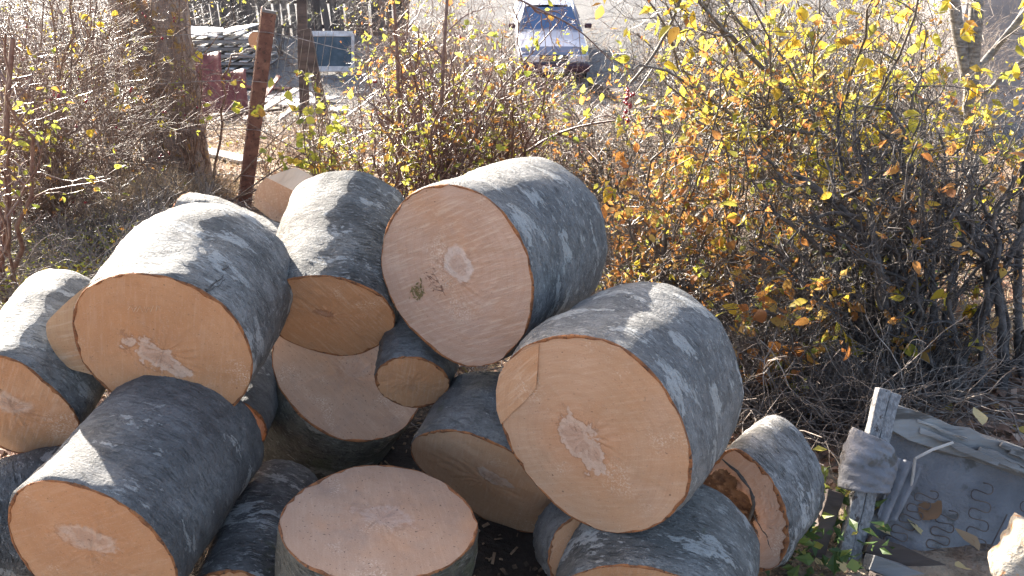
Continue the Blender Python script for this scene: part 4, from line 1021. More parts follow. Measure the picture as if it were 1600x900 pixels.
# ------------------------------------------------------------------ trees
def tree(label, group, seed, base, trunks, mat, twig_mat, n1=16, n2=7, n3=4, leaves=None, l1=(.18, .34), t1=.35, cat='tree'):
    rng = np.random.default_rng(seed); root = empty('tree', base, label, cat, group)
    P = np.array([spline(p, 16) for p, _, _ in trunks]); R = np.array([np.linspace(a ** .6, b ** .6, 16) ** (1 / .6) for _, a, b in trunks])
    R[:, 0] *= 1.25; L = np.linalg.norm(np.diff(P, axis=1), axis=2).sum(1)
    bs = np.array(base)
    for i in range(len(P)):
        K2 = 60; q = np.stack([np.interp(np.linspace(0, 15, K2), np.arange(16), P[i, :, k]) for k in range(3)], 1); rr = np.interp(np.linspace(0, 15, K2), np.arange(16), R[i])
        V, Q = tubes((q - bs)[None], rr[None], 20)
        a = np.tile(np.arange(20), K2) * 2 * math.pi / 20; kk = np.repeat(np.arange(K2), 20)
        cen = np.repeat(q - bs, 20, 0); f = 1 + .10 * np.sin(3 * a + kk * .11 + i) + .06 * np.sin(7 * a - kk * .2) + rng.normal(0, .05, len(V))
        link('trunk', np_mesh('trunk', cen + (V - cen) * f[:, None], Q), mat, root)
    P1, R1, L1 = sprout(rng, P, R, L, n1, t1, (.5, 1.1), l1, 10, .14, .02, .42, .2)
    put_stems(root, P1, R1, mat, 6, 'branch')
    P2, R2, L2 = sprout(rng, P1, R1, L1, n2, .2, (.4, 1.2), (.25, .5), 7, .2)
    lev = [(P2, R2)]; last = P2
    if n3:
        P3, R3, L3 = sprout(rng, P2, R2, L2, n3, .15, (.4, 1.2), (.3, .6), 5, .22); lev.append((P3, R3)); last = P3
    put_twigs(root, lev, twig_mat)
    if leaves:
        for (n, size, mt, parts, droop, wd) in leaves:
            p, d = on_lines(rng, last, n); add_leaves(rng, root, p, d, size, M[mt], parts, droop, wd)
    return root

g = NT('lichened_bark'); oc = g.coord()
n1_ = g.noise(g.mapv(oc, scale=(1, 1, .35)), 16, 5, .7); n2_ = g.noise(oc, 9, 4, .6); n3_ = g.noise(g.mapv(oc, loc=(4, 2, 1)), 6, 4, .6)
c_ = g.mix(g.step(n1_, .35, .65), (.24, .175, .14), (.48, .375, .30)); c_ = g.mix(g.math('MULTIPLY', g.step(n2_, .53, .63), .75), c_, (.46, .26, .05)); c_ = g.mix(g.math('MULTIPLY', g.step(n3_, .6, .68), .6), c_, (.33, .33, .30))
M['lichened'] = g.end(g.pbr(c_, .9, g.bump(g.math('ADD', n1_, g.math('MULTIPLY', g.noise(oc, 45, 4), .6)), 1., .05), 0, .2))
M['grey_trunk'] = mat_noise('grey_trunk_bark', (.15, .13, .115), (.30, .28, .26), 24, .85, .7, 60, (1, 1, 2.5))
b0 = on_ground(286, 7.4)
y_ = 7.4
tree('old tree with twin leaning trunks crusted in orange lichen beside the rusty post', None, 61, b0,
     [([at(278, 315, y_), at(262, 230, y_), at(232, 120, y_), at(205, 30, y_ - .1), at(175, -120, y_ - .2), at(120, -420, y_ - .5), at(60, -800, y_ - .9)], .21, .05),
      ([at(298, 315, y_ - .1), at(292, 230, y_ - .1), at(285, 130, y_ - .1), at(262, 40, y_ - .1), at(262, -100, y_ - .1), at(330, -420, y_ - .4), at(420, -820, y_ - .8)], .20, .05),
      ([at(262, 40, y_ - .15), at(248, -60, y_ - .2), at(230, -300, y_ - .3), at(240, -700, y_ - .4)], .09, .03)],
     M['lichened'], M['twig_tan'], 9, 6, 2, leaves=[(160, (.035, .06), 'leaf_yellow', 0, .5, .6)], t1=.42)
shrub('sucker_shoots', 'thin bare shoots growing up against the lichened trunk', 'sapling', None, 62, [(318, 7.0), (240, 7.0), (305, 6.9)],
      lambda r: R_(r, 14, [(280, -20, 350, 160, 6.6, 7.2, 3), (190, -20, 300, 150, 6.5, 7.0, 2)]), M['twig_tan'], (.008, .014), 7, 4, 0, (.15, .3), (.3, .5), leaves=[(120, (.03, .05), 'leaf_green', 60, .5, .6)])
y_ = 4.9
tree('grey young tree forking above the dark thicket, yellow leaves on its shoots', None, 63, on_ground(1520, 4.9),
     [([at(1522, 520, y_), at(1518, 330, y_), at(1512, 200, y_), at(1516, 110, y_), at(1528, 0, y_), at(1540, -250, y_), at(1600, -600, y_)], .055, .02),
      ([at(1514, 125, y_), at(1500, 85, y_), at(1490, 10, y_), at(1470, -220, y_), at(1400, -560, y_)], .036, .014),
      ([at(1518, 120, y_), at(1560, 70, y_), at(1610, 10, y_), at(1700, -160, y_)], .022, .010)],
     M['grey_trunk'], M['twig_dark'], 10, 6, 3, leaves=[(900, (.05, .08), 'leaf_yellow', 200, .7, .6)], t1=.15)
# cluster of dark red berries hanging by the car
root = empty('berry_cluster', at(984, 150, 3.55), 'dark red berry cluster hanging from the yellow shrub in front of the yard', 'berries')
rng = np.random.default_rng(8)
ln = spline([at(978, 118, 3.56), at(982, 145, 3.55), at(984, 180, 3.55)], 8)
MB().tube(ln - np.array(root.location), .0018, 4).build('stalk', M['twig_red'], root)
for k in range(15):
    t = rng.integers(1, 8); c = ln[t] + rng.normal(0, .013, 3) - np.array(root.location)
    link('berry', np_mesh('berry', c + OCT * rng.uniform(.007, .011), OCF), M['berry'], root)

# ------------------------------------------------------------------ the rusty fence
M['rust'] = mat_noise('rusted_steel', (.16, .075, .055), (.26, .13, .09), 14, .75, .6, 70, c3=(.09, .05, .04))
M['wire'] = mat_noise('old_wire', (.45, .42, .38), (.25, .2, .17), 20, .5, .2, 60, metal=.6)
M['weathered'] = mat_noise('weathered_wood', (.17, .165, .16), (.27, .26, .25), 7, .85, .8, 40, (.12, 1, 1))
M['old_wood_dark'] = mat_noise('old_wood_dark', (.06, .045, .038), (.12, .09, .075), 8, .85, .7, 40, (.15, 1, 1))
y_ = 6.3
pb, ptop = at(374, 330, y_), at(421, 18, y_ - .15); pb[2] -= .15
root = empty('wire_fence', on_ground(374, y_), 'rusty leaning angle-iron fence post with strands of old wire', 'fence')
bs = np.array(root.location)
ax = Vector((ptop - pb).tolist()); Ln = ax.length; ax.normalize()
xx = Vector((1, .35, 0)); xx = (xx - ax * xx.dot(ax)).normalized(); yy = ax.cross(xx)
Mx = Matrix((xx, yy, ax)).transposed().to_4x4(); Mx.translation = Vector((pb - bs).tolist())
b = MB(); b.prism([(-.05, 0), (.05, 0), (.05, .008), (-.042, .008), (-.042, .09), (-.05, .09)], Ln, Mx)
b.build('post', M['rust'], root)
MB().box((ptop - bs), (.10, .014, .02), Mx.to_3x3().to_4x4()).build('post_cap', M['weathered'], root)
pole2 = on_ground(-180, 6.2)
for k, f in enumerate((.93, .72, .5, .28)):
    a = pb + (ptop - pb) * f; e = pole2 + np.array([0, 0, 1.4 * f]); c2 = on_ground(700, 5.6) + np.array([0, 0, 1.3 * f])
    pts = [e, (e + a) / 2 - [0, 0, .05], a, (a + c2) / 2 - [0, 0, .06 + .02 * k], c2]
    MB().tube(spline(pts, 24) - bs, .0026, 4).build('wire', M['wire'], root)
for u in np.linspace(.12, .95, 9):
    q0 = pb + (ptop - pb) * .28; q1 = pb + (ptop - pb) * .93
    d = (on_ground(700, 5.6) - pb) * u * .9; d[2] = 0
    MB().tube(spline([q0 + d * .35 - bs, (q0 + q1) / 2 + d * .36 - bs, q1 + d * .35 - bs], 6), .0016, 3).build('stay_wire', M['wire'], root)

# ------------------------------------------------------------------ scrap in the yard
def board(root, p0, p1, wd, th, mat, name='plank', up=(0, 0, 1), rng=None, jit=.003, seg=6):
    p0, p1 = np.array(p0, float), np.array(p1, float); d = Vector((p1 - p0).tolist()); L = d.length; d.normalize()
    u = Vector(up); s = d.cross(u).normalized(); u2 = s.cross(d)
    Mt = Matrix((d, s, u2)).transposed().to_4x4()
    b = MB(); b.box((p0 + p1) / 2 - np.array(root.location if root else (0, 0, 0)), (L, wd, th), Mt, jit, rng or np.random.default_rng(int(abs(p0[0] * 1000)) % 999), seg)
    return b.build(name, mat, root, bevel=.003)
M['white_sheet'] = mat_noise('faded_white_sheet', (.62, .61, .59), (.45, .43, .41), 6, .6, .4, 30)
M['red_steel'] = mat_noise('red_brown_steel', (.17, .05, .045), (.26, .10, .08), 9, .6, .4, 40)
M['glass'] = mat_noise('dusty_glass', (.04, .06, .07), (.08, .10, .115), 4, .25, .05, 20, spec=.5)
M['pale_wood'] = mat_noise('pale_timber', (.50, .46, .41), (.36, .32, .28), 7, .8, .6, 40, (.15, 1, 1))
def G(px, y, h=0.): return on_ground(px, y) + np.array([0, 0, h])
# white sheets on a low stack
y_ = 20.9
root = empty('pallet_stack', G(352, y_), 'stack of white sun-bleached pallets and sheets in front of the plank fence', 'pallet stack')
o_ = np.array(root.location)
for k in range(5):
    for j in range(7):
        x = -1.05 + j * .34
        board(root, o_ + [x, -.6 + .05 * k, .12 + k * .17], o_ + [x + .04, .75, .16 + k * .17], .2, .03, M['white_sheet'], 'slat', rng=rng)
    for yv in (-.5, .1, .65): board(root, o_ + [-1.15, yv, .06 + k * .17], o_ + [1.15, yv + .04, .06 + k * .17], .08, .07, M['weathered'], 'bearer', rng=rng)
for k, (dx, dy, dz, rx) in enumerate(((-.5, -.3, .98, .1), (.4, -.2, 1.0, -.15))):
    b = MB(); b.box((0, 0, 0), (1.3, .7, .03), None, .012, rng, 6)
    o = b.build('corrugated_sheet', M['white_sheet'], root); o.location = (dx, dy, dz); o.rotation_euler = (.18, rx, .3 - k)
for (lab, px0, px1, ya, yb, h0, h1, wd, mt) in (
    ('sun-bleached sheet lying on the ground beside the rusty post', 425, 500, 18.3, 17.6, .1, .08, 1.3, 'white_sheet'),
    ('pale board slanting across the scrap behind the rusty post', 385, 470, 14.5, 17, .15, .45, .16, 'pale_wood'),
    ('grey plank lying on the slope in front of the scrap heap', 320, 405, 10.8, 9.6, .08, .06, .22, 'weathered'),
    ('short grey plank on the leaf litter beside the lime-leaved sapling', 470, 545, 11.2, 11.8, .1, .08, .20, 'weathered'),
    ('flat concrete-grey board under the rose bush stems', 590, 660, 9.2, 9.8, .06, .06, .55, 'pale_wood'),
    ('brown beam on the ground below the red steel sheets', 330, 440, 15.2, 15.9, .15, .2, .2, 'old_wood_dark')):
    a, b2 = G(px0, ya, h0), G(px1, yb, h1)
    rt = empty('plank', a, lab, 'board'); board(rt, a, b2, wd, .04, M[mt], 'board', rng=rng)
for k in range(10):
    px, yd = (318, 372, 395, 452, 540, 500, 438, 345, 412, 528)[k], (15.2, 18.6, 16.8, 19.2, 16.3, 18.4, 15.1, 19.6, 18.0, 14.6)[k]
    flat = k < 5; a = G(px, yd, rng.uniform(.03, .12)); an = rng.uniform(0, 6.28); ln = rng.uniform(1.2, 1.8) if flat else rng.uniform(.5, .8)
    b2 = a + np.array([math.cos(an) * ln, math.sin(an) * ln * .6, 0]); b2[2] = float(ground(b2[0], b2[1])) + (.06 if flat else rng.uniform(.4, .6))
    what = ('weathered grey', 'pale', 'dark brown', 'red-brown painted', 'white painted')[k % 5]
    rt = empty('broken_board', a, ('long %s board lying flat in the scrap heap behind the rusty post' if flat else 'short %s board sticking up from the scrap heap behind the rusty post') % what, 'board', 'broken boards strewn over the scrap heap')
    board(rt, a, b2, rng.uniform(.15, .3), .03, M[('weathered', 'pale_wood', 'old_wood_dark', 'red_steel', 'white_sheet')[k % 5]], 'board', rng=rng, jit=.008)
# red steel sheets
y_ = 16.2
for lab, px0, px1, h, lean, mt in (('dark red bent steel sheet leaning on the scrap beside the lichened trunk', 303, 348, 1.15, .5, 'red_steel'), ('rust-brown steel sheet leaning behind the rusty post', 345, 386, .85, .4, 'red_steel')):
    rt = empty('steel_sheet', G((px0 + px1) / 2, y_), lab, 'scrap metal')
    wdt = (px1 - px0) / F * 17.4; n = 8; b = MB(); V = []
    for j in range(n + 1):
        for i in range(n + 1):
            u, v = i / n - .5, j / n
            V.append((u * wdt * (1 - .15 * v), lean * v + .09 * math.sin(u * 5 + v * 2) + .05 * v * v, h * v + .05 * math.sin(u * 3)))
    idx = np.arange((n + 1) ** 2).reshape(n + 1, n + 1)
    Q = np.stack([idx[:-1, :-1], idx[:-1, 1:], idx[1:, 1:], idx[1:, :-1]], -1).reshape(-1, 4)
    o = link('sheet', np_mesh('sheet', np.array(V), Q), M[mt], rt); md = o.modifiers.new('thick', 'SOLIDIFY'); md.thickness = .012
# old window sash leaning
y_ = 20.6
rt = empty('window_sash', G(517, y_), 'old white window sash with dusty blue glass propped up in the yard', 'window'); o_ = np.array(rt.location)
wv = 1.12; hh = .80; tilt = .35
def sp(u, v): return o_ + np.array([u, tilt * v, v + .12])
for (a, b2) in ((sp(-wv / 2, 0), sp(wv / 2, 0)), (sp(-wv / 2, hh), sp(wv / 2, hh)), (sp(-wv / 2, 0), sp(-wv / 2, hh)), (sp(wv / 2, 0), sp(wv / 2, hh))):
    vertical = abs(a[0] - b2[0]) < .01
    board(rt, a + ([0, 0, 0] if vertical else [0, .004, 0]), b2 + ([0, 0, 0] if vertical else [0, .004, 0]), .13 if not vertical else .06, .05 if not vertical else .12, M['white_sheet'], 'frame_rail', (0, -.9, .4), rng, 0, 1)
b = MB(); b.v = [tuple(sp(u, v) - o_ + np.array([0, .01, 0])) for u, v in ((-wv / 2, 0), (wv / 2, 0), (wv / 2, hh), (-wv / 2, hh))]; b.f = [(0, 1, 2, 3)]
b.build('pane', M['glass'], rt)
# dark stakes and props
for lab, pts, wd, mt in (('thick dark timber post standing behind the rusty post', (472, -20, 468, 110, 15.5), .17, 'old_wood_dark'),
                         ('dark slanting prop beside the old window sash', (478, 45, 505, 150, 14.5), .16, 'old_wood_dark')):
    x0, y0_, x1, y1_, yd = pts; a, b2 = at(x0, y0_, yd), at(x1, y1_, yd - .3); b2[2] = min(b2[2], float(ground(b2[0], b2[1])) + .02)
    rt = empty('timber_post', b2, lab, 'post'); board(rt, b2, a, wd, wd * .7, M[mt], 'post', (0, 1, 0), rng, .006)
# orange ended billet on the stack
cpt = at(402, 64, 18.8)
simple_log(cpt, (.1, -1, .1), .45, .2, 'F', 'far-off log with an orange sawn end lying beside the white pallet stack', 37)
# plank fence at the back
y_ = 23.7
rt = empty('plank_fence', G(430, y_), 'dark weathered plank fence closing the back of the yard', 'fence'); o_ = np.array(rt.location)
M['shed_plank'] = mat_noise('old_plank', (.075, .062, .055), (.14, .12, .105), 6, .85, .6, 40, (1, 1, .12))
for k in range(34):
    x = -3.6 + k * .22; hgt = 1.3 + rng.uniform(-.25, .1)
    b = MB(); b.box((x + rng.uniform(-.03, .03), rng.uniform(-.02, .02), hgt / 2 - .15), (rng.uniform(.15, .215), .03, hgt), Matrix.Rotation(rng.normal(0, .035), 4, 'Y')); b.build('plank', M['shed_plank'], rt)
for h in (.25, .9): MB().box((0, .06, h), (7.6, .06, .1)).build('rail', M['old_wood_dark'], rt)
for x in (-3.4, -1.1, 1.2, 3.5): MB().box((x, .14, .55), (.12, .1, 1.5)).build('post', M['old_wood_dark'], rt)
# pale outbuilding wall behind the young tree
M['render'] = mat_noise('grey_render', (.22, .215, .22), (.30, .29, .29), 3, .9, .4, 40)
rt = empty('outbuilding', G(1560, 11.5), 'grey rendered outbuilding wall behind the forked young tree', 'building'); o_ = np.array(rt.location)
MB().box((1.2, 1.2, 1.15), (4.2, 2.4, 3.3)).build('wall', M['render'], rt)
MB().box((1.2, 1.2, 2.9), (4.7, 2.9, .12), Matrix.Rotation(.1, 4, 'Y')).build('roof', M['red_steel'], rt)
# dark beam lying in front of the car
a, b2 = G(925, 19.2, .12), G(1030, 16.6, .12)
rt = empty('beam', a, 'long dark beam lying on the gravel beside the car', 'beam'); board(rt, a, b2, .22, .2, M['old_wood_dark'], 'timber', rng=rng)

# ------------------------------------------------------------------ the car
M['car_paint'] = (lambda g: g.end(g.pbr((.15, .165, .23), .34, None, .2, .5, **{'Coat Weight': .8, 'Coat Roughness': .08})))(NT('blue_car_paint'))
M['car_glass'] = (lambda g: g.end(g.pbr((.06, .115, .22), .06, None, 0, 1.)))(NT('car_glass'))
M['car_black'] = (lambda g: g.end(g.pbr((.02, .02, .022), .6)))(NT('car_black_plastic'))
M['car_bumper'] = (lambda g: g.end(g.pbr((.055, .022, .035), .5)))(NT('car_bumper_plastic'))
M['car_lamp'] = (lambda g: g.end(g.pbr((.62, .62, .68), .15, None, .3, .8)))(NT('car_lamp_glass'))
M['chrome'] = (lambda g: g.end(g.pbr((.6, .6, .6), .2, None, 1.)))(NT('chrome'))
M['plate_white'] = (lambda g: g.end(g.pbr((.75, .75, .75), .4)))(NT('plate_white'))
M['tyre'] = (lambda g: g.end(g.pbr((.025, .025, .025), .85)))(NT('tyre_rubber'))
cf = on_ground(864, 19.5); cr_ = on_ground(868, 22.2)
pitch = math.atan2(cr_[2] - cf[2], cr_[1] - cf[1])
car = empty('parked_car', cf, 'dark blue old saloon car facing us on the gravel yard', 'car')
car.rotation_euler = (pitch, 0, RAD(1.5))
HW = .83
# lower body: rings from nose to tail, each ring from sill up over the bonnet
secs = [(0.00, .74, .42, .70), (.04, .79, .36, .78), (.25, HW, .30, .86), (.9, HW, .28, .93), (1.28, HW, .28, .97), (2.2, HW, .28, .98), (3.3, HW, .28, .99), (3.75, HW, .30, .98), (4.25, .80, .34, .95), (4.38, .74, .42, .85)]
V = []
for yv, hw, zb, zt in secs:
    half = [(hw * .9, zb), (hw, zb + .10), (hw, zb + (zt - zb) * .55), (hw * .985, zt - .07), (hw * .93, zt - .015), (hw * .6, zt + .012), (0, zt + .02)]
    ring = [(x, yv, z) for x, z in half] + [(-x, yv, z) for x, z in half[-2::-1]]
    V += ring
m_ = 13; idx = np.arange(len(secs) * m_).reshape(-1, m_)
Q = np.stack([idx[:-1, :-1], idx[:-1, 1:], idx[1:, 1:], idx[1:, :-1]], -1).reshape(-1, 4)
body = MB(); body.v = V; body.f = [tuple(int(i) for i in q) for q in Q] + [tuple(range(m_))[::-1], tuple(range((len(secs) - 1) * m_, len(secs) * m_))]
ob = body.build('body', M['car_paint'], car, smooth=False)
# cabin
cab = [(1.30, .73, .96), (2.02, .60, 1.37), (2.6, .61, 1.41), (3.15, .60, 1.385), (3.78, .70, .97)]
def cabp(t, side, k): return (side * cab[k][1] * t, cab[k][0], cab[k][2])
b = MB()
rf = [cab[1], cab[2], cab[3]]
V = []
for (yv, hw, z) in rf: V += [(-hw, yv, z - .02), (-hw * .7, yv, z + .015), (0, yv, z + .025), (hw * .7, yv, z + .015), (hw, yv, z - .02)]
b.v = V; b.f = [(i + 5 * k, i + 1 + 5 * k, i + 6 + 5 * k, i + 5 + 5 * k) for k in range(2) for i in range(4)]
b.build('roof', M['car_paint'], car, smooth=True)
def quad(name, pts, mat, par=car):
    q = MB(); q.v = pts; q.f = [tuple(range(len(pts)))]; return q.build(name, mat, par)
quad('windscreen', [(-.68, 1.33, .985), (.68, 1.33, .985), (.56, 2.0, 1.345), (-.56, 2.0, 1.345)], M['car_glass'])
quad('rear_window', [(-.55, 3.17, 1.36), (.55, 3.17, 1.36), (.64, 3.75, 1.0), (-.64, 3.75, 1.0)], M['car_glass'])
for s in (-1, 1):
    quad('side_window', [(s * .785, 1.5, .99), (s * .79, 2.42, .995), (s * .612, 2.42, 1.37), (s * .60, 2.06, 1.345)], M['car_glass'])
    quad('side_window', [(s * .79, 2.48, .995), (s * .77, 3.4, .995), (s * .612, 3.08, 1.36), (s * .615, 2.48, 1.37)], M['car_glass'])
    MB().tube([(s * .73, 1.28, .965), (s * .60, 2.02, 1.355), (s * .605, 2.6, 1.385), (s * .60, 3.15, 1.36), (s * .70, 3.8, .97)], .035, 6).build('roof_pillar', M['car_paint'], car, True)
    MB().tube([(s * .80, 2.45, .96), (s * .615, 2.45, 1.37)], .03, 5).build('roof_pillar', M['car_paint'], car)
    b = MB(); b.box((s * .93, 1.5, 1.02), (.17, .07, .11)); b.build('mirror', M['car_bumper'], car, bevel=.02)
    b = MB(); b.box((s * .53, .005, .665), (.40, .05, .16)); b.build('headlight', M['car_lamp'], car, bevel=.015)
    b = MB(); b.box((s * .77, .03, .665), (.08, .06, .15)); b.build('indicator', M['pale_wood'], car, bevel=.01)
    for yv in (.82, 3.42):
        wr = empty('wheel', (s * .70, yv, .29)); wr.parent = car
        a = np.linspace(0, 2 * math.pi, 25)[:-1]
        for nm, r0, r1, hw, mt in (('tyre', .29, .19, .09, 'tyre'), ('rim', .188, .0, .075, 'chrome')):
            prof = [(r0, -hw * .8), (r0 * .96, -hw), (r1 + .002, -hw)] if nm == 'tyre' else [(r0, -hw), (r0 * .55, -hw * .7), (.002, -hw * .8)]
            prof = prof[::-1] + [(r, -x) for r, x in prof]
            V = np.array([(x, r * math.cos(t), r * math.sin(t)) for t in a for r, x in prof]); k = len(prof); idx = np.arange(24 * k).reshape(24, k)
            Q = np.stack([idx[:, :-1], idx[:, 1:], np.roll(idx, -1, 0)[:, 1:], np.roll(idx, -1, 0)[:, :-1]], -1).reshape(-1, 4)
            link(nm, np_mesh(nm, V, Q), M[mt], wr)
        MB().prism([(.36 * math.cos(t), .36 * math.sin(t)) for t in a], .012, Matrix.Translation((s * .826, yv, .30)) @ Matrix.Rotation(math.pi / 2 * s, 4, 'Y')).build('wheel_arch', M['car_black'], car)
gr = MB(); gr.box((0, .005, .665), (.66, .03, .16)); go = gr.build('grille', M['car_black'], car)
for k in range(4):
    MB().box((0, -.014, .605 + k * .04), (.64, .012, .010)).build('slat', M['chrome'], go)
MB().box((0, -.05, .47), (1.66, .16, .17)).build('bumper', M['car_bumper'], car, bevel=.03)
MB().box((0, .02, .30), (1.45, .08, .16)).build('air_dam', M['car_black'], car, bevel=.01)
pl = MB().box((-.02, -.137, .455), (.52, .012, .115)).build('number_plate', M['plate_white'], car, bevel=.004)
cu = bpy.data.curves.new('plate_text', 'FONT'); cu.body = '156 AE'; cu.size = .115; cu.align_x = 'CENTER'; cu.align_y = 'CENTER'
to = bpy.data.objects.new('plate_text', cu); COL.objects.link(to); dg = bpy.context.evaluated_depsgraph_get()
tm = bpy.data.meshes.new_from_object(to.evaluated_get(dg)); bpy.data.objects.remove(to)
tx = link('lettering', tm, M['car_black'], pl); tx.location = (-.02, -.146, .455); tx.rotation_euler = (math.pi / 2, 0, 0)
quad('bonnet_crease', [(-.012, .1, .865), (.012, .1, .865), (.012, 1.25, .998), (-.012, 1.25, .998)], M['car_paint'])

# ------------------------------------------------------------------ broken chair on the right
M['fabric'] = mat_noise('grey_fabric', (.15, .148, .155), (.22, .215, .22), 5, .9, .5, 90, c3=(.11, .105, .10), bd=.02)
M['cloth'] = mat_noise('grey_cloth', (.25, .247, .26), (.16, .158, .165), 7, .9, .6, 70, c3=(.12, .11, .10))
g = NT('peeling_post'); oc = g.coord()
pe_ = g.noise(g.mapv(oc, scale=(1, 1, .45)), 26, 5, .7); gr_ = g.noise(g.mapv(oc, scale=(6, 6, .4)), 22, 4, .6)
c_ = g.mix(g.step(gr_, .35, .65), (.17, .165, .165), (.30, .295, .29)); c_ = g.mix(g.math('MULTIPLY', g.step(pe_, .58, .63), .85), c_, (.05, .035, .028))
M['post'] = g.end(g.pbr(c_, .85, g.bump(g.math('ADD', gr_, pe_), .6, .008), 0, .25))
M['spring'] = mat_noise('rusty_spring', (.08, .06, .055), (.16, .12, .10), 20, .6, .3, 40, metal=.3)
M['frayed'] = mat_noise('frayed_timber', (.17, .16, .15), (.32, .31, .29), 9, .85, .9, 50, (.1, 1, 1), c3=(.08, .07, .06))
O_ = at(1378, 636, 2.13); A_ = at(1760, 752, 2.02); B_ = at(1322, 868, 1.90)
u_ = (A_ - O_); W_ = np.linalg.norm(u_); u_ /= W_; v_ = B_ - O_; v_ -= u_ * (v_ @ u_) * 0; Hh = np.linalg.norm(v_); v_ /= Hh; w_ = np.cross(u_, v_); w_ /= np.linalg.norm(w_)
if w_[1] > 0: w_ = -w_
root = empty('broken_armchair', (O_ + B_) / 2 + u_ * .3, 'broken armchair frame with torn grey fabric and rusty zigzag springs', 'armchair'); o_ = np.array(root.location)
def C(u, v, d=0.): return O_ + u_ * u + v_ * v + w_ * d
rng = np.random.default_rng(77)
def tv(q): return Vector([float(t) for t in q])
def plank3(p0, p1, wd, th, mat, name, jit=.003, seg=10):
    d = tv(p1 - p0); L = d.length; d.normalize(); n = tv(w_); s = d.cross(n).normalized(); n = s.cross(d)
    b = MB(); b.box((p0 + p1) / 2 - o_, (L, wd, th), Matrix((d, s, n)).transposed().to_4x4(), jit, rng, seg); return b.build(name, M[mat], root, bevel=.003)
plank3(C(-.018, -.05, .02), C(-.018, Hh + .02, .02), .034, .035, 'post', 'post', .0014)
plank3(C(.018, -.048, .016), C(.018, Hh + .02, .016), .032, .030, 'post', 'post', .0014)
plank3(C(-.075, Hh * .62, .0), C(-.085, Hh + .03, -.01), .05, .03, 'old_wood_dark', 'post', .002)
# top rail, frayed: overlapping splinters
plank3(C(.03, .02, -.01), C(.95, .05, -.01), .085, .05, 'frayed', 'top_rail', .006, 16)
for k in range(11):
    u0 = rng.uniform(.0, .7); ln = rng.uniform(.12, .4); vv = rng.uniform(-.02, .09)
    plank3(C(u0, vv, .022 + .008 * rng.random()), C(u0 + ln, vv + rng.uniform(-.01, .015) + .02, .02 + .012 * rng.random()), rng.uniform(.008, .022), .008, 'frayed', 'splinter', .002, 6)
# fabric back, wrinkled
nu, nv = 60, 36; V = []
for j in range(nv + 1):
    for i in range(nu + 1):
        uu = .02 + i / nu * .95; vv = .05 + j / nv * (Hh - .10)
        dd = -.03 + .006 * math.sin(uu * 23 + vv * 9) + .005 * math.sin(vv * 31 - uu * 12) + .003 * math.sin(uu * 61 + math.sin(vv * 40)) + .03 * (j / nv) ** 2
        V.append(C(uu, vv, dd) - o_)
idx = np.arange((nu + 1) * (nv + 1)).reshape(nv + 1, nu + 1)
Q = np.stack([idx[:-1, :-1], idx[:-1, 1:], idx[1:, 1:], idx[1:, :-1]], -1).reshape(-1, 4)
o = link('fabric_back', np_mesh('fabric_back', np.array(V), Q), M['fabric'], root); md = o.modifiers.new('thick', 'SOLIDIFY'); md.thickness = .004; md.offset = -1
for u0, du, n, v0, v1, amp in ((.10, .10, 6, .20, .42, .030), (.235, .03, 5, .24, .44, .032), (.37, -.02, 6, .13, .46, .032), (.52, -.02, 6, .12, .46, .032), (.67, 0, 6, .12, .46, .03)):
    pts = []
    m2 = n * 14
    for k in range(m2 + 1):
        t = k / m2; ph = t * n * 2 * math.pi
        s = math.sin(ph); s = math.copysign(abs(s) ** .75, s)
        vv = v0 + (v1 - v0) * t - .007 * math.sin(2 * ph)
        pts.append(C(u0 + du * (1 - t) + s * amp, min(vv, Hh - .06), -.009 + .03 * (vv / Hh) ** 2) - o_)
    MB().tube(pts, .0019, 6).build('zigzag_spring', M['spring'], root, True)
MB().tube([C(.44, .2, -.008) - o_, C(.40, .34, 0) - o_, C(.385, .47, .012) - o_], .0022, 5).build('spring_wire', M['spring'], root)
for v0, d0, mt in ((Hh - .05, .04, 'old_wood_dark'), (Hh - .005, .075, 'weathered'), (Hh + .04, .11, 'old_wood_dark')):
    plank3(C(.03, v0, d0), C(.95, v0 + .03, d0), .05, .04, mt, 'lower_rail', .004)
# cloth knotted round the post
rt = empty('rag', C(-.03, .17, .04), 'grey rag draped over the post of the broken armchair', 'rag'); ro = np.array(rt.location)
nu, nv = 40, 26; V = []
for j in range(nv + 1):
    for i in range(nu + 1):
        a, b2 = i / nu, j / nv
        th_ = -1.9 + a * 3.5
        pinch = 1 - .30 * math.exp(-((a - 1.0) / .3) ** 2)
        uu = -.012 + (.062 + .012 * math.sin(b2 * 3.1)) * math.sin(th_) + .014 * a; vv = .155 + .03 * a + (b2 - .42) * .17 * pinch + .012 * math.sin(a * 5 + 1) * b2
        dd = .012 + .052 * math.cos(th_) + .0052 * abs(math.sin(b2 * 8.5 + a * 3.5)) ** .6 + .0030 * math.sin(b2 * 31 - a * 11 + 1) + .0018 * math.sin(b2 * 53 + a * 17) + .003 * math.sin(b2 * 9 + a * 13)
        V.append(C(uu, vv, dd) - ro)
idx = np.arange((nu + 1) * (nv + 1)).reshape(nv + 1, nu + 1)
Q = np.stack([idx[:-1, :-1], idx[:-1, 1:], idx[1:, 1:], idx[1:, :-1]], -1).reshape(-1, 4)
o = link('cloth', np_mesh('cloth', np.array(V), Q), M['cloth'], rt); md = o.modifiers.new('thick', 'SOLIDIFY'); md.thickness = .003
V = []
for j in range(nv + 1):
    for i in range(13):
        a, b2 = i / 12, j / nv
        V.append(C(.055 + a * .085 - .02 * b2 * a, .135 + b2 * .20 * (1 - .25 * abs(a - .4)), .03 + .012 * math.sin(a * 14 + b2 * 3) - .02 * b2) - ro)
idx = np.arange((nv + 1) * 13).reshape(nv + 1, 13)
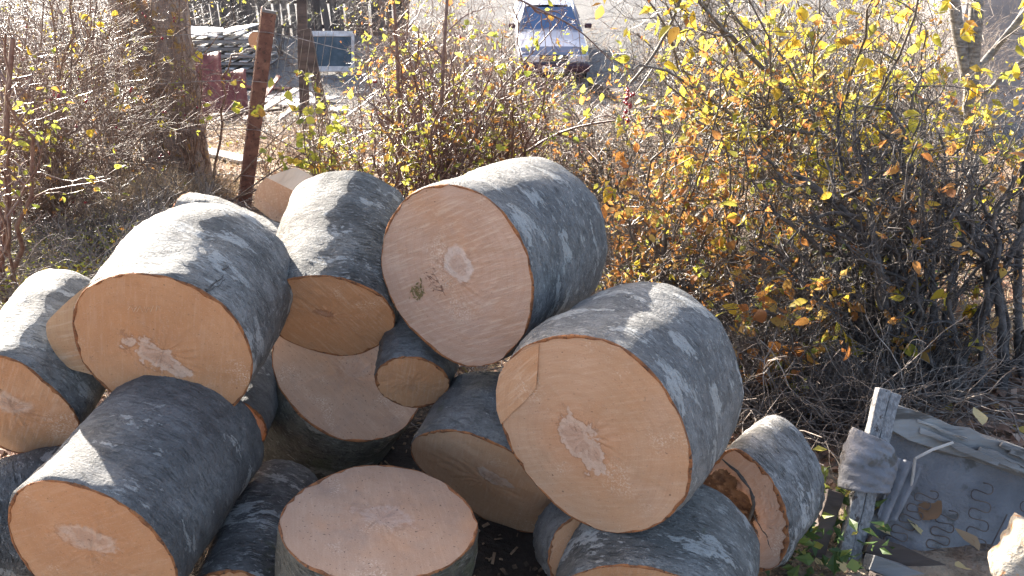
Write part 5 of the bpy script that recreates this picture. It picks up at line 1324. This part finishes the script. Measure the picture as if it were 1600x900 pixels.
Q = np.stack([idx[:-1, :-1], idx[:-1, 1:], idx[1:, 1:], idx[1:, :-1]], -1).reshape(-1, 4)
o = link('cloth_tail', np_mesh('cloth_tail', np.array(V), Q), M['cloth'], rt); md = o.modifiers.new('thick', 'SOLIDIFY'); md.thickness = .003
# pale bent stick
rt = empty('bent_stick', C(.11, .11, .05), 'thin pale bent stick leaning across the torn grey fabric', 'stick'); ro = np.array(rt.location)
MB().tube([C(.21, .045, .04) - ro, C(.15, .085, .05) - ro, C(.105, .125, .055) - ro], [.004, .0045, .004], 6).build('shaft', M['pale_wood'], rt)
MB().tube([C(.105, .125, .055) - ro, C(.115, .17, .045) - ro, C(.125, .205, .03) - ro], [.004, .0045, .004], 6).build('shaft', M['pale_wood'], rt)
# large fallen leaves on and under the chair
leafm = mat_leaf('leaf_fallen_beige', [(0, (.50, .40, .20)), (.5, (.42, .30, .14)), (.8, (.22, .11, .06)), (1, (.60, .50, .28))], .2, .6)
for lab, px, py, y, s, ti, rz in (('large pale beige leaf lying on the torn grey fabric', 1440, 836, 1.93, .085, .05, .4), ('narrow beige leaf beside the large pale leaf on the chair', 1392, 838, 1.92, .060, .1, 1.4),
                              ('curled brown leaf behind the large pale leaf on the chair', 1440, 812, 1.96, .085, .75, -1.0), ('pale leaf resting on the frayed top rail of the chair', 1535, 664, 2.08, .060, .1, .2),
                              ('rust-brown crumpled leaf below the zigzag springs', 1530, 862, 1.86, .085, .85, .9), ('beige leaf at the foot of the sunlit stone', 1512, 890, 1.80, .06, .1, 2.0),
                              ('beige leaf on the ground beside the short hollow log', 1288, 880, 1.84, .055, .15, 2.4), ('greenish leaf among the ivy below the chair', 1320, 895, 1.80, .05, .2, .6),
                              ('small brown leaf on the lower rail of the chair', 1372, 848, 1.90, .05, .6, 2.2)):
    V, Q = leaf_full(.75, .22, .3)
    V[:, 2] += .05 * np.sin(V[:, 1] * 7)
    me = np_mesh('leaf_blade', V * s, Q, True, np.full(len(V), ti)); me.materials.append(leafm)
    p = at(px, py, y); o = link('fallen_leaf', me); o.location = p.tolist(); o.rotation_euler = (.7, .15, rz)
    tag(o, lab, 'leaf', 'large leaves fallen on and around the broken armchair')
# sunlit stone in the corner
V = []; nu, nv = 28, 18
c0 = at(1615, 875, 1.62); rng = np.random.default_rng(9); ph = rng.random(12) * 6.28
for j in range(nv + 1):
    for i in range(nu):
        a, b2 = i / nu * 2 * math.pi, (j / nv - .5) * math.pi
        d = np.array([math.cos(b2) * math.cos(a), math.cos(b2) * math.sin(a), math.sin(b2)])
        r = 1 + .12 * math.sin(3 * d[0] + ph[0] + 4 * d[2]) + .10 * math.sin(5 * d[1] + ph[1]) + .06 * math.sin(9 * d[2] + 7 * d[0] + ph[2]) + .03 * math.sin(17 * d[1] + 13 * d[0])
        V.append(d * r * np.array([.085, .11, .10]))
idx = np.arange((nv + 1) * nu).reshape(nv + 1, nu)
Q = np.stack([idx[:-1], np.roll(idx[:-1], -1, 1), np.roll(idx[1:], -1, 1), idx[1:]], -1).reshape(-1, 4)
M['stone'] = mat_noise('pale_stone', (.40, .36, .30), (.26, .21, .16), 14, .85, 1., 50, c3=(.50, .22, .08))
o = link('stone', np_mesh('stone', np.array(V), Q), M['stone']); o.location = c0.tolist(); tag(o, 'pale sunlit stone with orange patches in the corner of the picture', 'stone')
